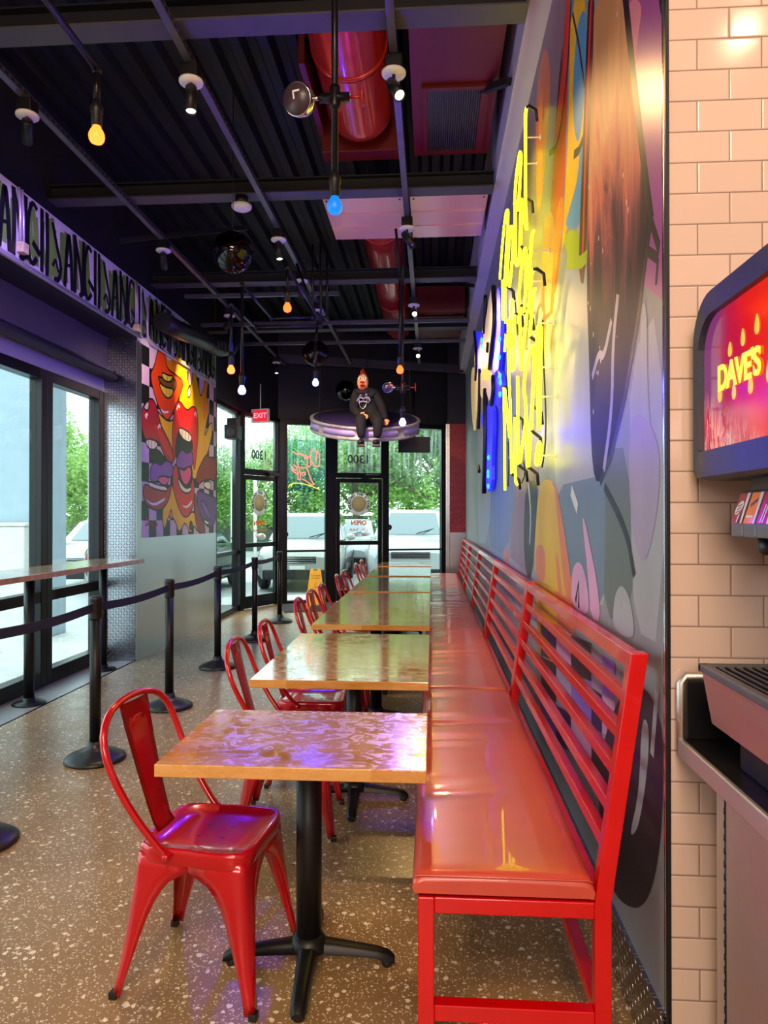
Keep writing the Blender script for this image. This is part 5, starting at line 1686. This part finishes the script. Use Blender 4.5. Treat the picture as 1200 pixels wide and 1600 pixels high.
low = t.math('MULTIPLY', t.math('SUBTRACT', t.math('MULTIPLY_ADD', sep.outputs[1], .45, .955), sep.outputs[2]), 14.0, clamp=True)
strip = t.ramp(t.noise(t.mapped(t.pos(), scale=(1, 2.2, .5), rot=(.3, 0, 0)), 14, 3, .6, 1.5), [(.42, '#d8203c'), (.47, '#f4b8b0'), (.55, '#f06070'), (.62, '#e01c38')])
art = t.mix(low, base, strip)
t.set(color='#200404', rough=.12, ecol=art, estr=.85)
mb = MB(); mb.poly([Vector((hx + .02, y, z)) for y, z in inner]); mb.build('lit_panel', t.m, root, normals=False)
LT = Matrix(((0, 0, -1, hx + .017), (-1, 0, 0, 0), (0, 1, 0, 0), (0, 0, 0, 1)))     # text: right = -Y, up = Z, faces -X


def htext(body, y, z, size, m, bold=0.0, sp=1.0, nm='lettering'):
    return text_mesh(body, LT @ Matrix.Translation((-y, z, 0)) @ Matrix.Diagonal((.9, 1, 1, 1)), size, m, root, nm, .001, 'LEFT', bold, 0, sp)


glow_y = m_emit('yellow_letters', (1.0, .78, .02, 1), 1.25)
htext("DAVE'S", 1.664, 1.745, .079, glow_y, .0025, .93)
# flame licks around the word
mb = MB()
for (fy, fz, h_, w_) in ((1.655, 1.715, .05, .014), (1.6, 1.8, .035, .012), (1.535, 1.81, .04, .012), (1.47, 1.82, .045, .013), (1.58, 1.705, .04, .012), (1.5, 1.705, .045, .014), (1.42, 1.715, .05, .014)):
    q = smooth([(fy - w_ * .6, fz - h_ * .4), (fy - w_, fz), (fy, fz + h_ * .7), (fy + w_, fz), (fy + w_ * .6, fz - h_ * .4)], True, 2)
    mb.poly([(hx + .0185, a, b) for a, b in q])
mb.build('flame_print', m_emit('orange_flame_print', '#ffb010', 1.3), root, normals=False)
# ------------------------------------------------------------------ hanging drum and the dummy that sits on it
DT, DR = R(17.5), .79
q = on_y(571, 655, 10.2)
DM = Matrix.Translation((q.x, 10.18, 2.865)) @ Matrix.Rotation(R(3.2), 4, 'Y') @ Matrix.Rotation(DT, 4, 'X')
root = thing('hanging_drum', 'large round grey drum with purple side panels hung tilted over the entrance', 'drum', (q.x, 10.18, 2.7))
M['drum'] = mat('weathered_grey_paint', '#b5adb8', .5, .1, var=.3, vscale=14)
M['drum_top'] = mat('dark_drum_top', '#3a2f66', .5, var=.15)
mb = MB(DM); mb.lathe([(.0, -.19), (DR - .02, -.19), (DR, -.18), (DR, -.15), (DR - .012, -.147), (DR - .012, -.035), (DR, -.03), (DR + .006, -.012), (DR, 0), (DR - .05, 0)], (0, 0, 0), 0, 64)
mb.build('drum_body', M['drum'], root)
mb = MB(DM); mb.lathe([(0, -.004), (DR - .04, -.004), (DR - .045, .002), (0, .002)], (0, 0, 0), 0, 64); mb.build('top', M['drum_top'], root)
for k in range(8):
    a0 = R(k * 45 + 4); a1 = R(k * 45 + 41); rows = [[], []]
    pts = []
    n = 14
    for j in range(n + 1):
        a = a0 + (a1 - a0) * j / n
        inset = .012 if j in (0, n) else 0
        for i, z in enumerate((-.13 + inset, -.052 - inset)):
            rows[i].append(Vector(((DR - .006) * math.cos(a), (DR - .006) * math.sin(a), z)))
    inner = [[p * 1 for p in r] for r in rows]
    for r_ in inner:
        for p in r_: p.x *= .985; p.y *= .985
    mb = MB(DM); mb.grid([inner[0], rows[0], rows[1], inner[1]], 0, True); mb.build('side_panel', mat('lavender_side_panel', '#b8a8f4', .45), root)
for a in (95, 215, 335):
    p = DM @ Vector(((DR - .06) * math.cos(R(a)), (DR - .06) * math.sin(R(a)), 0))
    mb = MB(); mb.tube([p, (p.x * .96 - .03, p.y, 4.5)], .006, 0, 6); mb.build('cable', M['wire'], root)
    mb = MB(); mb.lathe([(.02, 0), (.02, .03), (.008, .04)], p, 0, 10); mb.build('cable_anchor', M['black_metal'], root)


def skin(name, verts, edges, radii, material, parent, rootv=0, sub=2):
    me = bpy.data.meshes.new(name)
    off = Vector(parent.location)
    me.from_pydata([tuple(Vector(v) - off) for v in verts], edges, [])
    o = bpy.data.objects.new(name, me); COL.objects.link(o); o.parent = parent
    md = o.modifiers.new('skin', 'SKIN')
    md.use_smooth_shade = True
    if not me.skin_vertices:
        me.skin_vertices.new()
    for i, r_ in enumerate(radii):
        sv = me.skin_vertices[0].data[i]; sv.radius = (r_, r_) if isinstance(r_, (int, float)) else r_
        sv.use_root = (i == rootv)
    ss = o.modifiers.new('sub', 'SUBSURF'); ss.levels = sub; ss.render_levels = sub
    me.materials.append(material)
    return o


root = thing('seated_dummy', 'dummy in dark hooded sweatshirt and trousers with a rooster head, sitting on the hanging drum', 'dummy', tuple(on_y(577, 655, 9.72)))
M['hoodie'] = mat('navy_sweatshirt', '#0a0b1a', .85, bump=.3, bscale=40)
M['skin'] = mat('tan_mitt_skin', '#d9a06a', .6)
Y = lambda a, b, c: on_y(a, b, c)
V = [Y(577, 649, 9.74), Y(575, 636, 9.74), Y(573, 624, 9.73), Y(570, 614, 9.72), Y(568, 607, 9.70),            # 0-4 pelvis..neck
     Y(557, 616, 9.72), Y(553, 628, 9.64), Y(552, 639, 9.56), Y(557, 645, 9.48), Y(562, 648, 9.44),             # 5-9 left arm bent to the belly
     Y(586, 617, 9.72), Y(594, 629, 9.70), Y(598, 641, 9.66), Y(601, 650, 9.60), Y(602, 656, 9.54),             # 10-14 right arm propped
     Y(569, 652, 9.62), Y(564, 655, 9.42), Y(563, 659, 9.36), Y(564, 672, 9.35), Y(565, 686, 9.35),             # 15-19 left leg
     Y(585, 653, 9.62), Y(590, 656, 9.42), Y(591, 660, 9.36), Y(590, 673, 9.35), Y(589, 686, 9.35)]             # 20-24
E = [(0, 1), (1, 2), (2, 3), (3, 4), (3, 5), (5, 6), (6, 7), (7, 8), (8, 9), (3, 10), (10, 11), (11, 12), (12, 13), (13, 14), (0, 15), (15, 16), (16, 17), (17, 18), (18, 19), (0, 20), (20, 21), (21, 22), (22, 23), (23, 24)]
Rd = [.125, .125, .13, .105, .06, .078, .066, .058, .05, .044, .078, .066, .058, .05, .044, .1, .085, .08, .066, .056, .1, .085, .08, .066, .056]
skin('body', V, E, Rd, M['hoodie'], root)
# hands with five fingers each
for (w_, tip, side) in ((V[9], Y(567.5, 650, 9.42), 1), (V[14], Y(603, 661, 9.48), -1)):
    d = (tip - w_); L = .115; d.normalize(); sidev = d.cross(Vector((0, -1, 0))).normalized(); dn = Vector((0, -1, 0))
    vs = [w_, w_ + d * .03, w_ + d * .065]; es = [(0, 1), (1, 2)]; rs = [.026, .032, .03]
    for k, (sp_, ln) in enumerate(((-.026, .05), (-.009, .062), (.009, .058), (.025, .046))):
        b0 = len(vs); p0 = w_ + d * .075 + sidev * sp_
        vs += [p0, p0 + d * ln * .5 + dn * .006, p0 + d * ln + dn * -.006]; rs += [.0115, .0105, .009]; es += [(2, b0), (b0, b0 + 1), (b0 + 1, b0 + 2)]
    b0 = len(vs); p0 = w_ + d * .03 - sidev * .034
    vs += [p0, p0 + d * .03 - sidev * .016]; rs += [.013, .01]; es += [(1, b0), (b0, b0 + 1)]
    skin('hand', vs, es, rs, M['skin'], root, 0, 1)
for a in (V[19], V[24]):
    mb = MB(); c = a + Vector((-.006, -.05, -.055))
    mb.sphere(c, .06, 0, 18, 12, (.85, 1.75, .75)); mb.box(c.x - .05, c.x + .05, c.y - .1, c.y + .095, c.z - .05, c.z - .032, 1, .006)
    mb.build('shoe', [mat('dark_shoe', '#1c1a22', .4), mat('shoe_sole', '#6a5a52', .6)], root)
# hood roll, necklace and print on the chest
mb = MB(); n0 = V[4]
mb.tube([n0 + Vector((.1 * math.cos(a), .09 * math.sin(a), -.035 + .03 * math.sin(a))) for a in [k * PI / 8 for k in range(16)]], .035, 0, 8, closed=True); mb.build('hood', M['hoodie'], root)
mb = MB(); mb.tube([Y(a, b, 9.57) for a, b in smooth([(563, 614), (561, 628), (563, 637), (567, 639), (571, 636), (573, 626), (574, 614)], False, 1)], .006, 0, 6); mb.build('chain', M['chrome'], root)
mb = MB()
for pl in ([(558, 627), (560, 622), (565, 621), (568, 624), (572, 620), (577, 622), (578, 627)], [(560, 629), (566, 627), (572, 628), (576, 629)], [(563, 619), (564, 616)], [(572, 618), (572, 615)]):
    mb.tube([Y(a, b, 9.585) for a, b in smooth(pl, False, 1)], .011, 0, 6)
mb.build('chest_print', mat('pale_violet_print', '#8f86c0', .6), root)
# rooster head
hc = Y(567, 597, 9.66)
M['rhead'] = mat('pale_orange_rubber', '#e2a878', .45)
mb = MB(); mb.sphere(hc, .095, 0, 28, 18, (.82, .85, 1.22)); hd = mb.build('head', M['rhead'], root)
mb = MB()
for (dx, dz, r_) in ((-.035, .118, .03), (0, .14, .036), (.035, .122, .03)): mb.sphere(hc + Vector((dx * .5, dx, dz)), r_, 0, 14, 10, (.5, .8, 1.35))
mb.build('comb', mat('red_comb', '#b8301c', .45), hd)
for s_ in (-1, 1):
    mb = MB(); mb.sphere(hc + Vector((.036 * s_, -.068, .035)), .026, 0, 16, 10); e_ = mb.build('eye', M['white_plastic'], hd)
    mb = MB(); mb.sphere(hc + Vector((.03 * s_, -.09, .035)), .0095, 0, 12, 8); mb.build('pupil', M['black_plastic'], hd)
mb = MB()
for s_, dz in ((1, -.022), (-1, -.052)):
    rows = []
    for k, (r_, yy) in enumerate(((.042, -.055), (.036, -.085), (.022, -.115), (.004, -.135))):
        rows.append([hc + Vector((r_ * math.cos(2 * PI * j / 14), yy, dz + r_ * .45 * math.sin(2 * PI * j / 14) + (0.004 * s_ * k))) for j in range(15)])
    mb.grid(rows, 0, True)
mb.build('beak', mat('orange_beak', '#dd4c20', .4), hd)
mb = MB(); mb.sphere(hc + Vector((-.016, -.072, -.095)), .02, 0, 12, 8, (.8, .6, 1.4)); mb.sphere(hc + Vector((.016, -.072, -.095)), .02, 0, 12, 8, (.8, .6, 1.4)); mb.build('wattle', mat('red_wattle', '#b8301c', .45), hd)
# ------------------------------------------------------------------ the parking lot outside
GZ = -.13
t = NT('wet_asphalt'); p = t.pos()
t.set(color=t.ramp(t.noise(p, .5, 5), [(.3, '#a3a6a5'), (.7, '#c6c8c6')]), rough=t.math('MULTIPLY_ADD', t.noise(p, .8, 3), .3, .3)); t.bump(t.noise(p, 60, 3), .2, .005)
mb = MB(); mb.poly([(-70, -20, GZ), (60, -20, GZ), (60, 90, GZ), (-70, 90, GZ)]); structure(mb.build('parking_ground', t.m, normals=False))
mb = MB(); mb.box(-4.6, -3.42, -4, 10.9, GZ, -.015, 0, .01); mb.prism([tuple(ST @ Vector(v)) for v in ((-1.5, .2, GZ), (SLEN + 6, .2, GZ), (SLEN + 6, 1.35, GZ), (-1.5, 1.35, GZ))], (0, 0, .115))
structure(mb.build('sidewalk', mat('pale_concrete', '#c9c8c2', .7, var=.1)))
mb = MB(); mb.box(-8.5, -4.62, 8.25, 8.7, GZ, 7, 0); structure(mb.build('outside_wall', mat('blue_grey_render', '#9fb0ba', .7, var=.05)))
mb = MB(); mb.box(-5.5, -4.66, 7.85, 8.2, GZ, 1.33, 0, .02); mb.box(-5.52, -4.64, 7.83, 8.22, 1.33, 1.37, 0, .01)
tag(mb.build('bin_enclosure', mat('off_white_bin', '#d8d6cf', .5, var=.08)), 'pale box shaped bin outside the left window against the grey wall', 'bin')

# trees
t = NT('leaf'); 
cr = t.ramp(t.noise(t.pos(), 3.5, 3), [(.25, '#5f9044'), (.5, '#94bf62'), (.75, '#cbe48e')])
t.set(color=cr, rough=.6)
tl = t.n('ShaderNodeBsdfTranslucent'); t.l(cr, tl.inputs[0]); mx = t.n('ShaderNodeMixShader'); mx.inputs[0].default_value = .45
t.l(t.b.outputs[0], mx.inputs[1]); t.l(tl.outputs[0], mx.inputs[2]); t.l(mx.outputs[0], t.out.inputs[0])
M['leaf'] = t.m
M['bark'] = mat('tree_bark', '#5b4a3c', .85, var=.25, bump=.5, bscale=20)


def crown_mesh(seed, rx, rz, n, leaf):
    rg = random.Random(seed); blobs = []
    for k in range(34):
        a = rg.uniform(0, 2 * PI); e = rg.uniform(-.75, 1); r_ = rg.uniform(.35, .85)
        blobs.append((Vector((math.cos(a) * math.sqrt(max(0, 1 - e * e)) * rx * r_, math.sin(a) * math.sqrt(max(0, 1 - e * e)) * rx * r_, e * rz * .8)), rg.uniform(.22, .42) * rx))
    vs = []; fs = []
    for i in range(n):
        c, r_ = blobs[rg.randrange(len(blobs))]
        d = Vector((rg.gauss(0, 1), rg.gauss(0, 1), rg.gauss(0, 1))).normalized() * r_ * rg.uniform(.75, 1.05)
        p = c + d
        u = Vector((rg.gauss(0, 1), rg.gauss(0, 1), rg.gauss(0, .6))).normalized(); v = u.cross(d.normalized() + Vector((0, 0, .5))).normalized()
        s_ = leaf * rg.uniform(.6, 1.3); b = len(vs)
        vs += [p - u * s_, p + v * s_ * .45, p + u * s_, p - v * s_ * .45]; fs.append([b, b + 1, b + 2, b + 3])
    return vs, fs


def make_tree(seed, h, rx, rz, n, leaf, name, lab):
    root = thing(name, lab, 'tree', (0, 0, GZ), 'trees beyond the parking lot')
    vs, fs = crown_mesh(seed, rx, rz, n, leaf)
    mb = MB(); mb._add([v + Vector((0, 0, h + GZ)) for v in vs], fs); mb.build('foliage', M['leaf'], root, normals=False)
    mb = MB(); rg = random.Random(seed)
    pts = [Vector((0, 0, GZ)), Vector((.06, .02, GZ + h * .3)), Vector((-.05, .05, GZ + h * .6)), Vector((0, 0, GZ + h))]
    mb.tube(pts, .2, 0, 10, radii=[.2, .15, .12, .06])
    for k in range(6):
        a = k * 1.05; b0 = Vector((0, 0, GZ + h * rg.uniform(.35, .8))); mb.tube([b0, b0 + Vector((math.cos(a) * rx * .4, math.sin(a) * rx * .4, .5)), b0 + Vector((math.cos(a) * rx * .7, math.sin(a) * rx * .7, 1.1))], .05, 0, 6, radii=[.07, .045, .02])
    mb.build('trunk', M['bark'], root)
    return root


T1 = make_tree(1, 4.3, 3.2, 3.0, 24000, .095, 'broadleaf_tree', 'x')
T2 = make_tree(2, 3.3, 2.6, 2.3, 18000, .09, 'broadleaf_tree', 'x')
spots_ = [(T1, .6, 25.5, 1.0, 0, 'broad green tree straight behind the white car in the right window'), (T1, -2.9, 27.2, .95, 70, 'broad green tree behind the second glass door'), (T1, 4.4, 27, 1.1, 140, 'big green tree at the right edge of the right window'),
          (T2, -6.0, 27, .8, 20, 'lower green tree behind the window with the red script neon'), (T2, -9.3, 27.5, .82, 100, 'green tree seen through the left glass door'), (T1, -12.5, 30, .68, 200, 'green tree seen through the narrow side glass'),
          (T2, -15.0, 25, 1.08, 160, 'green tree filling the right half of the left window'), (T1, -18.5, 26.5, .88, 250, 'green tree at the mullion of the left window'), (T2, -20.6, 24, .9, 300, 'green tree nearest the grey wall in the left window'), (T2, -1.0, 30.5, 1.3, 210, 'tall pale green tree rising behind the others'),
          (T2, -11.2, 23.5, .72, 330, 'small green tree low beside the dark car')]
used = set()
for (proto, x, y, s_, a, lab) in spots_:
    o = proto if proto.name not in used else copy_tree(proto)
    used.add(proto.name)
    o.location = (x, y, GZ); o.scale = (s_,) * 3; o.rotation_euler = (0, 0, R(a)); o['label'] = lab

# far fence
mb = MB(); mb.box(-24, 8, 32, 32.1, GZ, 1.5, 0); structure(mb.build('fence_outside_wall', mat('dark_fence', '#5c6458', .8, var=.2)))
for (x, y, lab) in ((-6.9, 24.2, 'thin pale pole among the trees, left one behind the script neon'), (-6.2, 24.6, 'thin pale pole among the trees, right one behind the script neon')):
    mb = MB(); mb.tube([(x, y, GZ), (x, y, 3.0)], .06, 0, 10); tag(mb.build('lamp_pole', M['white_plastic']), lab, 'pole')


# cars: x forward, built at the origin
def make_car(name, lab, paint_, loc, heading, L=4.5, W=1.86, Hh=1.66, hood=1.02):
    root = thing(name, lab, 'car', (0, 0, 0))
    hw = W / 2; f = L / 2
    glass = mat('car_glass', '#3f5a60', .05, 0, .8, 1.0)
    dark = mat('car_black_trim', '#101113', .45)
    st = [(-f, .86, .45, hood - .02), (-f + .12, .96, .3, hood + .03), (-f + .6, 1.0, .24, hood + .06), (0, 1.0, .24, hood + .05), (f - 1.35, 1.0, .24, hood + .03), (f - .9, .99, .24, hood - .0), (f - .3, .95, .25, hood - .11), (f - .08, .88, .28, hood - .2), (f, .78, .34, hood - .3)]
    rows = []
    for (x, w, zb, zt) in st:
        w *= hw
        half = [(w * .9, zb), (w * .985, zb + .1), (w, (zb + zt) * .5), (w * .985, zt - .14), (w * .93, zt - .04), (w * .8, zt), (w * .4, zt + .025), (0, zt + .03)]
        rows.append([Vector((x, a, b)) for a, b in half] + [Vector((x, -a, b)) for a, b in reversed(half[:-1])])
    mb = MB(); mb.grid(rows, 0, True); mb.poly(rows[0]); mb.poly(rows[-1])
    # greenhouse
    base = [(-f + .25, .8), (-f + .1, .0)]
    zb = hood + .03; zr = Hh
    def loop(x0, x1, w, z, r=.12):
        return [Vector((x1, w * .82, z)), Vector((x1 - .12, w, z)), Vector((x0 + .15, w, z)), Vector((x0, w * .85, z)), Vector((x0, -w * .85, z)), Vector((x0 + .15, -w, z)), Vector((x1 - .12, -w, z)), Vector((x1, -w * .82, z))]
    A_ = loop(-f + .22, f - 1.28, hw * .9, zb); B_ = loop(-f + .5, f - 2.02, hw * .72, zr - .05); C_ = loop(-f + .62, f - 2.2, hw * .64, zr)
    mb.grid([A_ + [A_[0]], B_ + [B_[0]], C_ + [C_[0]]], 0, False); mb.poly(C_)
    mb.build('body', paint_, root)
    def pane(i0, i1, m0, m1, nm, push=.012, sh=.06):
        a, b, c, d = A_[i0], A_[i1], B_[i1], B_[i0]
        n = (b - a).cross(d - a).normalized()
        ctr = (a + b + c + d) / 4
        if n.dot(ctr - Vector((0, 0, ctr.z))) < 0: n = -n
        q = []
        for (s_, t_) in ((m0, .06), (m1, .06), (m1, .93), (m0, .93)):
            q.append(a.lerp(b, s_).lerp(d.lerp(c, s_), t_) + n * push)
        mb = MB(); mb.prism(q, -n * .01); return mb.build(nm, glass, root)
    pane(7, 0, .05, .95, 'windshield'); pane(1, 2, .04, .46, 'side_window'); pane(1, 2, .5, .95, 'side_window'); pane(5, 6, .05, .5, 'side_window'); pane(5, 6, .54, .96, 'side_window'); pane(3, 4, .06, .94, 'rear_window')
    for x in (f - .88, -f + .85):
        for s_ in (1, -1):
            T = Matrix.Translation((x, s_ * (hw - .09), .34)) @ Matrix.Rotation(PI / 2, 4, 'X')
            mb = MB(); mb.lathe([(.2, -.1), (.32, -.1), (.34, -.06), (.34, .06), (.32, .1), (.2, .1)], (0, 0, 0), 0, 28, None); mb.v = [tuple(T @ Vector(v)) for v in mb.v]
            wh = mb.build('wheel', M['black_plastic'], root)
            mb = MB(); mb.lathe([(.0, -.095), (.05, -.1), (.2, -.085), (.21, -.1), (.21, .1), (.2, .085), (.05, .1), (0, .095)], (0, 0, 0), 0, 24); mb.v = [tuple(T @ Vector(v)) for v in mb.v]
            mb.build('rim', M['chrome'], wh)
    for s_ in (1, -1):
        mb = MB(); mb.sphere((f - .17, s_ * hw * .7, hood - .33), .1, 0, 16, 10, (1.2, 2.0, .75)); mb.build('headlight', mat('headlight_glass', '#dfe6ea', .08, 0, .8, 1.0), root)
        mb = MB(); mb.sphere((f - 1.42, s_ * (hw + .09), hood + .1), .09, 0, 14, 10, (.8, 1.25, .85)); mb.build('door_mirror', paint_, root)
        mb = MB(); mb.tube([(-f + .8, s_ * hw * .62, Hh + .01), (-f + .9, s_ * hw * .62, Hh + .05), (f - 2.5, s_ * hw * .62, Hh + .05), (f - 2.4, s_ * hw * .62, Hh + .01)], .018, 0, 8); mb.build('roof_rail', M['chrome'], root)
        mb = MB(); mb.sphere((f - .1, s_ * hw * .72, .42), .055, 0, 12, 8, (.8, 1.3, 1)); mb.build('fog_lamp', M['chrome'], root)
        mb = MB(); mb.sphere((-f + .04, s_ * hw * .78, hood - .2), .1, 0, 14, 8, (.6, 1, 1.6)); mb.build('tail_light', mat('tail_light_red', '#8f1018', .15), root)
    mb = MB(); mb.box(f - .16, f + .01, -hw * .42, hw * .42, hood - .42, hood - .27, 0, .02); g_ = mb.build('grille', dark, root)
    for k in range(3): 
        mb = MB(); mb.box(f - .02, f + .022, -hw * .4, hw * .4, hood - .40 + k * .045, hood - .385 + k * .045, 0, .004); mb.build('grille_bar', M['chrome'], g_)
    mb = MB(); mb.box(f - .2, f + .03, -hw * .78, hw * .78, .27, .47, 0, .03); mb.build('bumper_trim', dark, root)
    mb = MB(); mb.box(f + .02, f + .045, -.16, .16, .48, .56, 0, .006); mb.build('plate_holder', M['white_plastic'], root)
    mb = MB(); mb.tube([(f - 1.25, .1, hood + .09), (f - 1.5, .5, hood + .2)], .012, 0, 6); mb.build('wiper', dark, root)
    root.location = (loc[0], loc[1], GZ); root.rotation_euler = (0, 0, R(heading))
    return root


white = mat('white_car_paint', '#aeb3b4', .2, 0, .5, .8); cream = mat('pearl_car_paint', '#a9a89f', .2, 0, .5, .8); teal = mat('dark_car_paint', '#3c4a4a', .2, .2, .5, .8)
make_car('parked_car', 'pearl white crossover car facing the window behind the wet floor sign', cream, (-2.9, 16.8), -90 + 3)
make_car('parked_car', 'large white car facing the right window, its hood behind the end of the tables', white, (-.45, 17.3), -90, 4.7, 1.98, 1.74, 1.1)
make_car('parked_car', 'white car parked farther back, seen small through the second glass door', white, (-2.5, 21.5), -90, 4.4, 1.8, 1.5, .95)
make_car('parked_car', 'dark grey green car parked beside the narrow side glass, facing away', teal, (-5.35, 14.6), 88, 4.5, 1.85, 1.62, 1.0)
make_car('parked_car', 'white car seen hood first through the left window beside the diamond plate column', white, (-7.7, 16.6), -90 + 10, 4.6, 1.85, 1.5, .98)

# lamps of the counter area behind and above the camera, then an added fill light
spot((1.45, .2, 3.7), (.9, 1.85, 1.6), 16, '#ffc09a', 85, .5, .04)
area((-.6, -1.6, 4.2), (-.6, .6, 0), 1.6, .5, 120, '#ffd6a8')
area((.5, -2.6, 4.2), (.7, 1.7, .6), 1.2, .4, 100, '#ffdfc8')
area((-.4, -3.0, 2.3), (-.2, 2.0, .6), 2.2, .7, 80, '#fff0e2', 'added_fill_light')  # unseen fill light added to brighten the tiles, bench front and floor
# ------------------------------------------------------------------ daylight and view
w = bpy.data.worlds.new('overcast_sky'); SC.world = w
w.use_nodes = True
nt = w.node_tree
bg = nt.nodes['Background']
tc = nt.nodes.new('ShaderNodeTexCoord'); sp = nt.nodes.new('ShaderNodeSeparateXYZ'); rp = nt.nodes.new('ShaderNodeValToRGB')
nt.links.new(tc.outputs['Generated'], sp.inputs[0]); nt.links.new(sp.outputs[2], rp.inputs[0]); nt.links.new(rp.outputs[0], bg.inputs[0])
rp.color_ramp.elements[0].position = 0.0; rp.color_ramp.elements[0].color = (.84, .93, .97, 1)
rp.color_ramp.elements[1].position = .6; rp.color_ramp.elements[1].color = (.92, .97, 1, 1)
bg.inputs[1].default_value = 5.0
vs = SC.view_settings
vs.view_transform = 'Standard'; vs.look = 'None'; vs.exposure = 0.0; vs.gamma = 1.0; vs.use_curve_mapping = False
SC.display_settings.display_device = 'sRGB'
SC.cycles.use_denoising = True
SC.cycles.max_bounces = 8
SC.cycles.diffuse_bounces = 4
SC.cycles.glossy_bounces = 4
SC.cycles.transmission_bounces = 6
SC.cycles.transparent_max_bounces = 12
SC.cycles.sample_clamp_indirect = 6.0
SC.cycles.caustics_reflective = False
SC.cycles.caustics_refractive = False
